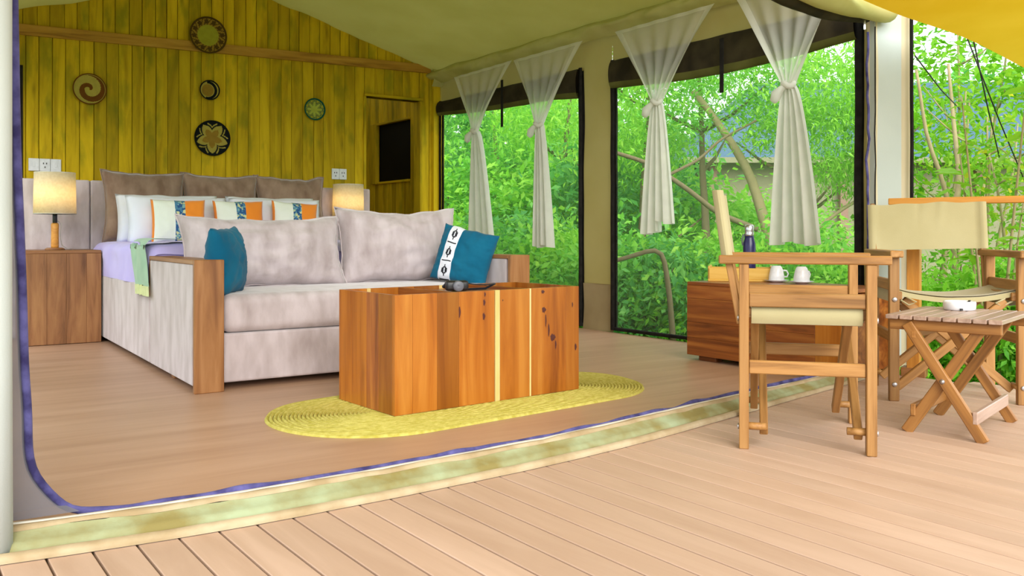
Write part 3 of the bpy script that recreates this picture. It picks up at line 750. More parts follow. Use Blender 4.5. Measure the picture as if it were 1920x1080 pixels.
m = MB(); m.grid(lambda u, v: thr(u, 0) + Vector((-.004 + .006 * math.sin(u * 40), -.012 * v + .012 * (u - .5), -.055 * v)), 20, 4); m.build('fringe', 'yellow_fringe', th, smooth=True)
# headboard
hb = thing('headboard', 'long upholstered taupe headboard in front of the planked wall', 'headboard', bedp(.75, 3.2), BWROT)
for a, b_ in ((-.80, .0), (.0, .63), (.63, 1.25), (1.25, 1.80), (1.80, 2.262)):
    rbox(((a + b_) / 2 - .75, -.19, .572), (b_ - a - .004, .12, 1.144), .014).build('panel', 'velvet', hb)
m = MB(); m.box((-.02, .05, .565), (3.02, .36, 1.12), .004); m.build('box', 'velvet', hb)
# pillows and cushions on the bed (each one lies on the mattress)
BT = .693
for k, (x0, lab) in enumerate(((.345, 'brown velvet square cushion against the headboard, nearest the left lamp'), (.91, 'brown velvet square cushion against the headboard, middle of the three'), (1.475, 'brown velvet square cushion against the headboard, nearest the right lamp'))):
    cushion('velvet_cushion', lab, 'cushion', 'velvet_brown', .60, .545, .15, bedp(x0, 2.74, BT), BWROT + R(random.uniform(-2, 2)), R(9), piping='velvet_brown', group='brown cushions along the headboard', seed=k * 3.1, pinch=.11, wrinkle=.014)
for k, (x0, y0, lab) in enumerate(((.48, 2.60, 'white bed pillow standing directly against the brown cushions on the lamp side'), (.52, 2.45, 'white bed pillow standing just behind the leftmost orange cushion'), (1.27, 2.60, 'white bed pillow at the back, behind the right orange cushions'), (1.25, 2.45, 'white bed pillow between the middle and right orange cushions'))):
    cushion('pillow', lab, 'pillow', 'white_linen', .72, .365 - .02 * (k % 2), .15, bedp(x0, y0, BT), BWROT + R((-3, 2, 1, -2)[k]), R(14), group='white pillows on the bed', seed=k * 1.7 + 9, pinch=.04, wrinkle=.008)
def tri(u, v, s):
    if s > 0: return 2
    return 2 if u < .045 else (0 if u < .43 else (1 if u < .63 else 2))
for k, (x0, wd, lab) in enumerate(((.478, .37, 'white and orange cushion with blue printed band, leftmost on the bed'), (.91, .37, 'white and orange cushion with blue printed band, middle one on the bed'), (1.325, .36, 'white and orange cushion with blue printed band, rightmost and tilted on the bed'))):
    t = cushion('striped_cushion', lab, 'cushion', ['cream_linen', 'ikat_print', 'orange_linen'], wd, .315, .12, bedp(x0, 2.30, BT), BWROT + R((-6, -2, -4)[k]), R(12), group='striped cushions on the bed', seed=k * 2.3 + 20, mfn=tri, n=26, roll=R((0, 0, 4)[k]))
# the two big back cushions of the sofa
ST = .452
cushion('back_cushion', 'large mauve velvet sofa back cushion on the left, beside a teal cushion', 'cushion', 'velvet', .955, .405, .25, bedp(.565, .64, ST), BWROT + R(2), R(16), piping='velvet', group='sofa back cushions', seed=31.0, pinch=.075, wrinkle=.018, n=28, flop=-.02)
cushion('back_cushion', 'large mauve velvet sofa back cushion on the right, taller corner', 'cushion', 'velvet', .80, .455, .27, bedp(1.405, .66, ST), BWROT - R(4), R(12), piping='velvet', group='sofa back cushions', seed=37.0, pinch=.075, wrinkle=.018, n=28, flop=-.02)
# teal scatter cushions
cushion('scatter_cushion', 'plain teal scatter cushion standing inside the left sofa arm', 'cushion', 'teal', .34, .335, .15, bedp(.215, .18, ST), BWROT + R(54), R(5), seed=44.0, n=22, wrinkle=.012, flop=.0, roll=R(-2))
def aztec(u, v, s):
    if s > 0: return 0
    if u < .16 or u > .40: return 0
    c = abs(u - .28) / .10; p = (v * 3.0) % 1.0
    if abs(u - .17) < .012 or abs(u - .39) < .012: return 1
    d = abs(p - .5) * 2
    if c + d < .62 and c + d > .22: return 2
    if abs(p) < .05: return 2
    return 1
cushion('scatter_cushion', 'teal scatter cushion with white patterned band leaning by the right sofa arm', 'cushion', ['teal', 'white_linen', 'black_cloth'], .36, .345, .16, bedp(1.60, .33, ST), BWROT - R(54), R(12), seed=47.0, n=48, wrinkle=.008, mfn=aztec, roll=R(13))

# ------------------------------------------------------------------ night stands, lamps, sockets
def nightstand(label, x0, y0, wd, dep, h):
    t = thing('nightstand', label, 'nightstand', bedp(x0, y0), BWROT, 'bedside tables')
    m = MB(); m.box((wd / 2, dep / 2 + .012, h / 2), (wd - .004, dep - .024, h - .01), .002); m.build('carcass', 'nightstand_wood', t)
    k = 4; ws = [.28, .25, .27, .20]; x = 0
    for q in ws:
        beam('front_board', (x + wd * q / 2, .010, .004), (x + wd * q / 2, .010, h - .022), wd * q - .001, .02, 'nightstand_wood', t, side=(1, 0, 0), ch=.001); x += wd * q
    beam('top_board', (0, dep / 2, h - .011), (wd, dep / 2, h - .011), dep, .022, 'nightstand_wood', t, side=(0, 1, 0))
    beam('side_board', (-.004, dep / 2, .004), (-.004, dep / 2, h - .022), dep, .012, 'nightstand_wood', t, side=(0, 1, 0))
    return t
nightstand('brown wooden block nightstand on the left under the lit lamp', -.475, 2.40, .462, .545, .634)
nightstand('brown wooden nightstand on the right of the bed, mostly hidden by the sofa', 1.862, 2.42, .46, .53, .634)
def lamp(label, pos, power):
    t = thing('table_lamp', label, 'lamp', pos, BWROT, 'bedside lamps')
    m = MB(); m.lathe([(.0, .0), (.062, .0), (.064, .008), (.05, .016), (.0, .018)], 28); m.build('base', 'nightstand_wood', t, smooth=True)
    m = MB(); m.lathe([(.024, .016), (.025, .03), (.0235, .12), (.025, .175), (.02, .186), (.0, .187)], 20); m.build('stem', 'rail_wood', t, smooth=True)
    m = MB(); m.lathe([(.012, .186), (.015, .19), (.015, .25), (.010, .262), (.0, .263)], 16); m.build('socket', 'black_plastic', t, smooth=True)
    m = MB(); m.lathe([(.0, .262), (.018, .275), (.032, .315), (.028, .345), (.012, .365), (.0, .367)], 16); m.build('light_bulb', 'bulb', t, smooth=True)
    m = MB(); r0, r1, z0, z1 = .134, .129, .248, .535
    m.lathe([(r0, z0), (r1, z1), (r1 - .003, z1), (r0 - .003, z0), (r0, z0)], 40); s = m.build('shade', 'lamp_shade', t, smooth=True)
    for zz_ in (z0 + .002, z1 - .002):
        m = MB(); m.tube([Vector((math.cos(a * math.pi / 16) * .1335, math.sin(a * math.pi / 16) * .1335, zz_)) if zz_ < .3 else Vector((math.cos(a * math.pi / 16) * .1285, math.sin(a * math.pi / 16) * .1285, zz_)) for a in range(32)], .0022, 5, closed=True); m.build('rim', 'cord_white', s, smooth=True)
    m = MB()
    for a in range(3):
        an = a * 2.094 + .4; m.tube([Vector((0, 0, .24)), Vector((math.cos(an) * .07, math.sin(an) * .07, .262)), Vector((math.cos(an) * .131, math.sin(an) * .131, .262))], .0018, 5)
    m.build('shade_carrier', 'brass', t)
    m = MB(); m.tube([Vector((.02, .02, .20)), Vector((.045, .03, .18)), Vector((.035, .03, .10)), Vector((.05, .04, .03)), Vector((.09, .06, .004)), Vector((.12, .12, .004))], .003, 6); m.build('cord', 'cord_white', t, smooth=True)
    ld = bpy.data.lights.new('lamp_light', 'POINT'); lo = bpy.data.objects.new('lamp_light', ld); COL.objects.link(lo); lo.parent = t; lo.location = (0, 0, .40)
    ld.energy = power; ld.color = (1.0, .74, .40); ld.shadow_soft_size = .03
    return t
lamp('lit cylindrical lamp with wooden stem on the left nightstand', bedp(-.275, 2.60, .634), 1.0)
lamp('lit cylindrical lamp right of the bed, partly behind the sofa cushion', bedp(1.985, 2.80, .634), 1.0)
# dark box on the right nightstand
t = thing('tissue_box', 'black box with white tissue top just right of the right lamp', 'box', bedp(2.22, 2.66, .634), BWROT)
m = MB(); m.box((0, 0, .122), (.125, .11, .244), .006); m.build('case', 'black_plastic', t)
m = MB(); m.grid(lambda u, v: Vector((-.045 + .09 * u, -.03 + .06 * v, .246 + .018 * math.sin(math.pi * u) * math.sin(math.pi * v) + .006 * noise.noise(Vector((u * 5, v * 5, 0))))), 10, 8); m.build('tissue', 'white_linen', t, smooth=True)
def socket(label, px0, px1, py0, py1, n):
    x0, z0 = bw(px0, py1, -.02); x1, z1 = bw(px1, py0, -.02)
    t = thing('wall_socket', label, 'socket', C + BX * x0 + BY * -.0125 + Vector((0, 0, z0)), BWROT, 'wall sockets')
    wd, h = x1 - x0, z1 - z0
    for k in range(n):
        m = MB(); m.box((wd * (k + .5) / n, -.006, h / 2), (wd / n - .002, .012, h), .003); f = m.build('plate', 'socket_white', t)
        if k == n // 2 or n == 2:
            for a, b_ in ((-.2, .12), (.2, .12), (0, -.18)):
                m = MB(); m.box((wd * (k + .5) / n + a * wd / n * .7, -.0125, h / 2 + b_ * h), (.007, .003, .013)); m.build('pin_hole', 'socket_dark', f)
        else:
            m = MB(); m.box((wd * (k + .5) / n, -.013, h / 2), (.016, .006, .03), .001); m.build('switch', 'socket_white', f)
socket('white triple switch and socket plate above the left lamp', 53, 115, 299, 320, 3)
socket('white double socket plate above the right lamp', 622, 650, 317, 336, 2)

# ------------------------------------------------------------------ woven baskets on the planked wall
def basket(label, px, py, rpx, mats, pat, dish=.02):
    x, z = bw(px, py, -.03); Y = (C + BX * x).y; r = rpx / F * Y
    t = thing('woven_basket', label, 'wall basket', C + BX * x + BY * (-.037 if py < 100 else -.0135) + Vector((0, 0, z)), BWROT, 'woven wall baskets')
    m = MB(); nr, na = 22, 96
    def fn(u, v):
        a = u * 2 * math.pi; rr = r * v
        return Vector((rr * math.cos(a), -.004 - dish * (v ** 2) - .0022 * abs(math.sin(v * nr * math.pi / 2)), rr * math.sin(a)))
    m.grid(fn, na, nr * 2, 0, lambda u, v: pat(u * 2 * math.pi, v), wrap=True)
    m.build('weave', mats, t, smooth=True)
    m = MB(); m.tube([Vector((r * math.cos(a * math.pi / 32), -.006 - dish, r * math.sin(a * math.pi / 32))) for a in range(64)], .0045 * (r / .12), 7, closed=True); m.build('rim', mats[1], t, smooth=True)
    return t
def p_ring(a, v):
    if v > .93: return 1
    if v > .60: return 1 if (math.sin(a * 12) > .1 and .66 < v < .88) or (math.sin(a * 24 + v * 20) > .55) else 2
    return 0
def p_spiral(a, v):
    if v > .95: return 2
    k = ((a + .6) / (2 * math.pi) - v * 1.15 + .1) % 1.0
    wv = .012 * math.sin(a * 30)
    return 1 if k + wv < .42 and v < .93 and (v > .30 or k < .34) else 0
def p_moon(a, v):
    if v > .90: return 1
    c = Vector((v * math.cos(a), v * math.sin(a))) - Vector((-.18, -.02)); d = c.length
    if d < .62: return 2
    if d < .70: return 0
    return 1 if (d < .95 and -2.0 < a - (6.283 if a > math.pi else 0) < 1.9) else 0
def star_r(a, n, ph):
    k = ((a - ph) * n / (2 * math.pi)) % 1.0; return abs(k - .5) * 2      # 1 at the tips, 0 in the notches
def p_flower(a, v):
    if v > .94: return 1
    q = star_r(a, 5, -math.pi / 2); lim = .44 + .47 * q ** .8
    if v < lim * .66: return 2
    if v < lim: return 0
    q2 = abs(v - (lim + .17)); return 0 if (q2 < .045 and q < .55) else 1
def p_star8(a, v):
    if v > .88: return 1
    q = star_r(a, 8, 0); lim = .30 + .50 * q
    if v < lim: return 0
    return 1 if (v < lim + .09 or abs(v - lim - .26) < .05) else 2
basket('large round woven basket with dark patterned rim on the wall rail', 389, 67, 33, ['basket_olive', 'basket_rim', 'basket_tan'], p_ring)
basket('woven basket with red-brown spiral on the left of the wall', 168, 167, 28, ['basket_cream', 'basket_brown', 'basket_cream'], p_spiral)
basket('small woven basket with black crescent ring in the middle of the wall', 393, 169, 18, ['basket_cream', 'basket_black', 'basket_tan'], p_moon)
basket('black woven basket with pale five-petal star above the bed', 398, 259, 32, ['basket_cream', 'basket_black', 'basket_tan'], p_flower)
basket('small green rimmed woven basket with pale star near the doorway', 590, 205, 20, ['basket_lime', 'basket_green', 'basket_olive'], p_star8)

# ------------------------------------------------------------------ coffee table on its rug
RA = R(40.1); rug = thing('oval_rug', 'yellow woven straw oval rug under the coffee table', 'rug', (-.181, 3.932, 0), RA)
def oval(a_, b_, t, n=160):
    # stadium outline, t in 0..1
    s = a_ - b_; per = 4 * s + 2 * math.pi * b_; d = (t % 1.0) * per
    if d < 2 * s: return Vector((-s + d, -b_, 0))
    d -= 2 * s
    if d < math.pi * b_: an = -math.pi / 2 + d / b_; return Vector((s + b_ * math.cos(an), b_ * math.sin(an), 0))
    d -= math.pi * b_
    if d < 2 * s: return Vector((s - d, b_, 0))
    d -= 2 * s; an = math.pi / 2 + d / b_; return Vector((-s + b_ * math.cos(an), b_ * math.sin(an), 0))
nr = 27; bw_ = .427 / nr
for k in range(nr):
    bo = .427 - k * bw_; bi = bo - bw_; 
    m = MB()
    def fn(u, v):
        q = bo - bw_ * v; q = max(q, .0005); p = oval(q + .5155, q, u)
        z = .003 + .008 * math.sin(math.pi * v) ** .6 + .0015 * math.sin(u * 2 * math.pi * (140 - k * 3))
        if v < .02: z = .0
        return Vector((p.x, p.y, max(.0005, z)))
    m.grid(fn, 150, 3, wrap=True); m.build('braid_ring', 'rug_straw', rug, smooth=True)

TA = R(38.6); tb = thing('coffee_table', 'orange teak box coffee table with pale sapwood streaks on the oval rug', 'coffee table', (-.4705, 3.5075, .011), TA)
TL, TD, TH = 1.007, .475, .486
def vplank(x0, x1, y, mat, dx=True, th=.018, z0=0.0, z1=TH):
    if dx: return beam('plank', ((x0 + x1) / 2, y, z0), ((x0 + x1) / 2, y, z1), x1 - x0 - .0008, th, mat, tb, side=(1, 0, 0), ch=.0008)
    return beam('plank', (y, (x0 + x1) / 2, z0), (y, (x0 + x1) / 2, z1), x1 - x0 - .0008, th, mat, tb, side=(0, 1, 0), ch=.0008)
fr = [(0, .085, 'teak'), (.085, .205, 'teak'), (.205, .315, 'teak'), (.315, .505, 'teak_knotty'), (.5085, .535, 'sapwood'), (.535, .704, 'teak'), (.704, .714, 'sapwood'), (.714, .925, 'teak_knotty'), (.925, 1.007, 'teak')]
for a, b_, mt_ in fr:
    pk = vplank(a, b_, .009, mt_)
    for kx, kz, kr, kh in ((.452, .47, .0045, .010), (.448, .435, .006, .014), (.446, .375, .007, .016), (.318, .40, .005, .026), (.782, .468, .010, .008), (.788, .385, .012, .013), (.842, .255, .016, .016), (.818, .29, .005, .03), (.86, .22, .005, .02), (.80, .335, .004, .03), (.985, .20, .007, .016), (.55, .44, .003, .004), (.965, .40, .004, .012)):
        if a < kx < b_:
            m = MB(); xc = (a + b_) / 2; n_ = 14
            pts = [Vector((kz - TH / 2 + kh * (1 + .25 * math.sin(3 * q + kx * 40)) * math.sin(2 * math.pi * q / n_), kx - xc + kr * (1 + .2 * math.cos(5 * q)) * math.cos(2 * math.pi * q / n_), 0)) for q in range(n_)]
            # local frame of the plank: X up, Y across, Z = -front or +front
            sgn = 1 if (pk.matrix_local.to_3x3() @ Vector((0, 0, 1))).y < 0 else -1
            m.add([p + Vector((0, 0, sgn * .0092)) for p in pts] + [Vector((kz - TH / 2, kx - xc, sgn * .0096))], [(q, (q + 1) % n_, n_) for q in range(n_)])
            m.build('knot', 'knot_dark', pk)
for a, b_, mt_ in ((0, .13, 'teak'), (.13, .15, 'sapwood'), (.15, .38, 'teak'), (.38, .52, 'teak'), (.52, .545, 'sapwood'), (.545, .8, 'teak'), (.8, TL, 'teak')): vplank(a, b_, TD - .009, mt_)
for xx in (.009, TL - .009):
    for a, b_, mt_ in ((.018, .13, 'teak'), (.13, .23, 'teak_dark'), (.23, .36, 'teak'), (.36, TD - .018, 'teak')): vplank(a, b_, xx, mt_, dx=False)
beam('tray_board', (.018, TD / 2, TH - .10), (TL - .018, TD / 2, TH - .10), TD - .04, .018, 'teak', tb, side=(0, 1, 0))
beam('divider', (.30, .018, TH - .03), (.30, TD - .018, TH - .03), .06, .016, 'teak_dark', tb)
beam('divider', (.70, .018, TH - .03), (.70, TD - .018, TH - .03), .06, .016, 'teak_dark', tb)
beam('shelf_board', (.30, TD / 2, TH - .022), (.70, TD / 2, TH - .022), TD - .04, .014, 'teak', tb, side=(0, 1, 0))
# black folded strap bag lying on the table
Mt = Matrix.Translation((-.4705, 3.5075, .011)) @ Matrix.Rotation(TA, 4, 'Z')
pos = Mt @ Vector((.47, .24, TH - .015))
bagt = thing('camera', 'small black camera with strap lying on the coffee table', 'camera', pos, TA + R(-25))
m = rbox((0, 0, .026), (.105, .055, .046), .012, 3); m.build('body', 'black_plastic', bagt, smooth=True)
m = MB(); m.lathe([(.0, .0), (.024, .0), (.024, .03), (.02, .034), (.0, .03)], 18, M=Matrix.Rotation(R(90), 3, 'X'), c=(0, -.027, .026)); m.build('lens', 'grey_plastic', bagt, smooth=True)
m = MB(); m.tube([Vector((.05, 0, .035)), Vector((.09, .01, .03)), Vector((.14, .03, .026)), Vector((.19, .05, .03)), Vector((.15, .075, .006)), Vector((.08, .06, .005)), Vector((.0, .05, .004)), Vector((-.06, .03, .02)), Vector((-.05, 0, .035))], .006, 6, flat=.5); m.build('strap', 'black_cloth', bagt, smooth=True)

# ------------------------------------------------------------------ cabinet by the window with tea things
cab = thing('low_cabinet', 'low teak cabinet with horizontal planks under the large window', 'cabinet', (1.04, 5.198, 0), RWROT)
CL, CDp, CH0, CH1 = 1.03, .50, .03, .462
m = MB(); m.box((CL / 2, CDp / 2 + .012, (CH0 + CH1 - .02) / 2), (CL - .01, CDp - .03, CH1 - CH0 - .03), .002); m.build('carcass', 'teak_dark', cab)
for z0, z1 in ((.03, .135), (.135, .225), (.225, .365), (.365, .442)):
    beam('plank', (0, .009, (z0 + z1) / 2), (.875, .009, (z0 + z1) / 2), z1 - z0 - .001, .018, 'teak_dark', cab, ch=.001)
    beam('plank', (.009, .02, (z0 + z1) / 2), (.009, CDp, (z0 + z1) / 2), z1 - z0 - .001, .018, 'teak_dark', cab, ch=.001)
beam('end_panel', (.953, .009, CH0), (.953, .009, CH1 - .02), .152, .018, 'teak', cab, side=(1, 0, 0), ch=.001)
beam('top_board', (0, CDp / 2, CH1 - .01), (CL, CDp / 2, CH1 - .01), CDp, .02, 'teak_dark', cab, side=(0, 1, 0))
for q in ((.08, .06), (.08, .44), (.92, .06), (.92, .44)):
    m = MB(); m.box((q[0] + .05, q[1], .016), (.13, .06, .032), .002); m.build('foot', 'teak_dark', cab)
Mc = Matrix.Translation((1.04, 5.198, 0)) @ Matrix.Rotation(RWROT, 4, 'Z')
def onc(px, dy):      # place on the cabinet top along the pixel column, dy behind the front
    n_ = Vector((-U.y, U.x, 0)); o_ = Vector((1.04, 5.198, 0)) + n_ * dy; k = (px - 960) / F
    s = (k * o_.y - o_.x) / (U.x - k * U.y); p = o_ + U * s; p.z = CH1; return p
tp = onc(1388, .34); tr = thing('wooden_tray', 'yellow wooden caddy tray on the low cabinet holding the flask', 'tray', tp, R(-16))
TW, TDp = .37, .24
beam('bottom', (-TW / 2, 0, .006), (TW / 2, 0, .006), TDp, .012, 'tray_wood', tr, side=(0, 1, 0))
for yy in (-TDp / 2 + .006, TDp / 2 - .006): beam('side', (-TW / 2, yy, .045), (TW / 2, yy, .045), .068, .012, 'tray_wood', tr)
for xx in (-TW / 2 + .006, TW / 2 - .006): beam('end', (xx, -TDp / 2, .05), (xx, TDp / 2, .05), .08, .012, 'tray_wood', tr)
beam('divider', (0.02, -TDp / 2, .05), (0.02, TDp / 2, .05), .074, .01, 'tray_wood', tr)
fp = onc(1405, .35) + Vector((0, 0, .012)); fk = thing('flask', 'navy blue vacuum flask with steel cap in the wooden tray', 'flask', fp, 0)
m = MB(); m.lathe([(.0, .0), (.036, .0), (.0375, .006), (.0375, .19), (.035, .215), (.028, .245), (.026, .262), (.0, .262)], 28); m.build('body', 'navy', fk, smooth=True)
m = MB(); m.lathe([(.0265, .258), (.0275, .262), (.0275, .278), (.026, .282), (.027, .286), (.027, .318), (.023, .325), (.0, .326)], 28); m.build('cap', 'steel', fk, smooth=True)
m = MB(); m.tube([Vector((-.027, 0, .27)), Vector((-.04, 0, .262)), Vector((-.046, 0, .235)), Vector((-.042, 0, .20)), Vector((-.037, .004, .205)), Vector((-.036, .006, .24)), Vector((-.027, .004, .268))], .0028, 6); m.build('carry_loop', 'grey_plastic', fk, smooth=True)
for k, (px, dy, lab) in enumerate(((1456, .36, 'white cup upside down on saucer, the one nearer the flask'), (1503, .36, 'white cup upside down on saucer, the one farther from the flask'))):
    p = onc(px, dy)
    s_ = thing('saucer', ('white saucer under the cup nearer the flask', 'white saucer under the cup farther from the flask')[k], 'saucer', p, 0, 'saucers')
    m = MB(); m.lathe([(.0, .0), (.03, .0), (.034, .003), (.068, .012), (.069, .014), (.034, .006), (.0, .005)], 32); m.build('dish', 'porcelain', s_, smooth=True)
    c_ = thing('cup', lab, 'cup', p + Vector((0, 0, .012)), R(30 * k), 'cups')
    m = MB(); m.lathe([(.044, .0), (.0455, .002), (.043, .03), (.036, .062), (.030, .078), (.024, .082), (.024, .085), (.0, .084)], 32); m.build('bowl', 'porcelain', c_, smooth=True)
    m = MB(); m.tube([Vector((.041, 0, .02)), Vector((.062, 0, .02)), Vector((.068, 0, .038)), Vector((.058, 0, .056)), Vector((.037, 0, .056))], .005, 8); m.build('handle', 'porcelain', c_, smooth=True)

# ------------------------------------------------------------------ folding director's chairs
def canvas_strip(fn, nu, nv, th=.004):
    m = MB(); m.grid(fn, nu, nv)
    return m
def director_chair(label, loc, rotz, seed):
    t = thing('director_chair', label, 'chair', loc, rotz, "director's chairs")
    hw, hd = .262, .206
    for sx in (-1, 1):
        X = sx * hw
        for y in (-hd, hd): beam('post', (X, y, 0), (X, y, .640), .042 if True else 0, .033, 'chair_wood', t, side=(1, 0, 0))
        beam('arm', (X, -hd - .062, .654), (X, hd + .085, .654), .056, .030, 'chair_wood', t, side=(1, 0, 0), ch=.004)
        beam('upper_rail', (X, -hd + .017, .515), (X, hd - .017, .515), .048, .022, 'chair_wood', t, side=(0, 0, 1))
        beam('lower_rail', (X, -hd + .017, .283), (X, hd - .017, .283), .046, .022, 'chair_wood', t, side=(0, 0, 1))
        beam('seat_rail', (X * .90, -hd + .01, .468), (X * .90, hd - .01, .468), .036, .024, 'chair_wood', t, side=(0, 0, 1))
        beam('back_post', (X * .96, hd + .012, .43), (X * .96, hd + .062, .70), .024, .024, 'chair_wood', t, side=(1, 0, 0))
        beam('back_stick', (X * .96, hd + .055, .665), (X * .96, hd + .086, .895), .020, .020, 'chair_wood', t, side=(1, 0, 0))
    for y in (-hd + .052, hd - .052):
        for sx in (-1, 1):
            yy = y + sx * .0145
            beam('cross_leg', (sx * (hw - .02), yy, .055), (-sx * (hw - .055), yy, .448), .036, .028, 'chair_wood', t, side=(0, 0, 1))
    for sx in (-1, 1):
        for sy in (-1, 1):
            m = MB(); m.tube([Vector((sx * (hw - .014), sy * hd, .075)), Vector((sx * (hw - .014), sy * (hd - .075), .075))], .013, 10); m.build('foot_rod', 'chair_wood', t, smooth=True)
    for sx in (-1, 1):
        for z in (.075, .452):
            for sy in (-1, 1):
                m = MB(); m.lathe([(.0, 0), (.009, 0), (.011, .003), (.008, .006), (.0, .007)], 14, c=(sx * hw, sy * (hd + .0165), z), M=Matrix.Rotation(R(90 * (1 if sy < 0 else -1)), 3, 'X')); b_ = m.build('bolt', 'bolt_steel', t, smooth=True)
    # seat: canvas slung between the seat rails, wrapped round them
    def seat(u, v):
        x = (-1 + 2 * u) * hw * .95; y = -hd + .025 + (2 * hd - .05) * v
        e = abs(2 * u - 1); z = .494 - .034 * (1 - e ** 2.2) + .004 * noise.noise(Vector((u * 4, v * 4, seed)))
        z += .006 * math.cos(v * math.pi * 2)
        return Vector((x, y, z))
    m = MB(); m.grid(seat, 24, 14)
    m.grid(lambda u, v: seat(u, v) + Vector((0, 0, -.005)), 24, 14)
    for sx in (-1, 1):
        m.grid(lambda u, v: Vector((sx * hw * .95 + sx * .010 * math.sin(v * math.pi), -hd + .025 + (2 * hd - .05) * u, .494 - .062 * v)), 14, 6)
        m.grid(lambda u, v: Vector((sx * (hw * .95 - .028 * v), -hd + .025 + (2 * hd - .05) * u, .432 - .004 * v)), 14, 2)
    for fb in (0, 1): m.grid(lambda u, v: seat(u, fb) + Vector((0, 0, -.005 - (.022 if fb == 0 else .012) * v)), 24, 2)
    m.build('seat', 'chair_canvas', t, smooth=True)
    # back: canvas band with sleeves round the two sticks
    def backp(u, v, side):
        x = (-1 + 2 * u) * (hw + .012); z = .668 + .228 * v; yb = hd + .055 + (z - .665) * .14
        e = abs(2 * u - 1); sl = max(0, 1 - (1 - e) / .11); th = .004 + .016 * math.sin(min(1, max(0, (e - .86) / .14)) * math.pi) ** .6
        wv = .010 * (1 - e ** 3) + .008 * math.exp(-((u - .40 - .04 * v) / .02) ** 2) * max(0, v - .3) - .010 * math.exp(-((u - .63 + .06 * (1 - v)) / .025) ** 2) * max(0, v - .35)
        zz_ = z + (.010 * noise.noise(Vector((u * 4, 1, seed))) if v > .9 else 0) + (.012 * (u - .5) if seed > 5 else 0)
        return Vector((x, yb + wv + side * th, zz_))
    m = MB()
    for sd_ in (-1, 1): m.grid(lambda u, v: backp(u, v, sd_), 48, 12)
    for ed in (0, 1): m.grid(lambda u, v: backp(u, ed, -1).lerp(backp(u, ed, 1), v), 48, 1); m.grid(lambda u, v: backp(ed, u, -1).lerp(backp(ed, u, 1), v), 12, 1)
    m.build('back_rest', 'chair_canvas', t, smooth=True)
    for sx in (-1, 1):
        m = MB(); m.tube([Vector((sx * (hw - .03), -hd + .02, .45)), Vector((sx * (hw - .07), -hd + .03, .425)), Vector((sx * (hw - .10), -hd + .02, .44)), Vector((sx * (hw - .06), -hd + .025, .46))], .004, 6); m.build('lacing', 'chair_canvas', t, smooth=True)
    return t
director_chair("folding director's chair seen from the side, facing right, nearer the room", (1.072, 3.236, 0), R(75), 1.0)
director_chair("folding director's chair facing the camera behind the small slatted table", (1.999, 4.053, 0), R(-11), 8.0)

# ------------------------------------------------------------------ small slatted folding table with ashtray
qa = R(49); st = thing('folding_table', 'small slatted wooden folding table with crossed legs on the deck', 'table', (1.722, 3.362, 0), qa)
# local X = along the slats (A->C), local -Y = towards the near corner (p direction)
HX, HY, TZ = .25, .20, .44
ns = 8; sw_ = 2 * HY / ns
for k in range(ns):
    y = -HY + sw_ * (k + .5); beam('slat', (-HX, y, TZ - .008), (HX, y, TZ - .008), sw_ - .006, .016, 'slat_wood', st, side=(0, 1, 0), ch=.002)
for xx in (-HX + .035, HX - .035): beam('batten', (xx, -HY + .01, TZ - .036), (xx, HY - .01, TZ - .036), .040, .022, 'table_wood', st)
for sx in (-1, 1):
    xo, xi = sx * (HX - .022), sx * (HX - .047)
    beam('leg', (xo, -.135, .0), (xo, .125, TZ - .03), .040, .022, 'table_wood', st, side=(0, 1, 0))
    beam('leg', (xi, .135, .0), (xi, -.125, TZ - .03), .040, .022, 'table_wood', st, side=(0, 1, 0))
    m = MB(); m.lathe([(.0, 0), (.008, 0), (.009, .003), (.0, .006)], 12, c=(sx * (HX - .011), 0, .205), M=Matrix.Rotation(R(90 * sx), 3, 'Y')); m.build('pivot_bolt', 'bolt_steel', st, smooth=True)
beam('stretcher', (-HX + .01, -.108, .085), (HX - .01, -.108, .085), .045, .018, 'slat_wood', st)
beam('stretcher', (-HX + .03, .108, .085), (HX - .03, .108, .085), .045, .018, 'table_wood', st)
beam('stretcher', (-HX + .01, .10, TZ - .07), (HX - .01, .10, TZ - .07), .03, .018, 'table_wood', st)
at = thing('ashtray', 'round white ashtray on the slatted folding table', 'ashtray', G(1799, 581, TZ), 0); at.location.z = TZ
m = MB(); m.lathe([(.0, .0), (.054, .0), (.059, .004), (.060, .030), (.057, .036), (.052, .034), (.048, .014), (.0, .010)], 40); m.build('bowl', 'porcelain', at, smooth=True)
m = MB(); m.lathe([(.0, .0), (.010, .0), (.006, .006), (.0, .008)], 10, c=(.052, .02, .030)); m.build('ember_rest', 'black_plastic', at)
m = MB(); m.box((-.022, -.0575, .006), (.010, .006, .008)); m.build('notch', 'black_plastic', at)

# ------------------------------------------------------------------ veranda balustrade
vp = G(1714, 704); t = thing('railing', 'orange stained wooden railing with post behind the far chair', 'railing', vp, R(-32))
beam('post', (0, 0, -.1), (0, 0, .90), .062, .09, 'rail_wood', t, side=(1, 0, 0))
beam('handrail', (-.12, 0, .915), (2.6, 0, .915), .09, .034, 'rail_wood', t, side=(0, 1, 0))
m = MB(); m.box((0, 0, .02), (.12, .10, .05), .004); m.build('post_foot', 'arm_wood', t)
beam('post', (2.2, 0, -.1), (2.2, 0, .90), .062, .06, 'rail_wood', t, side=(1, 0, 0))

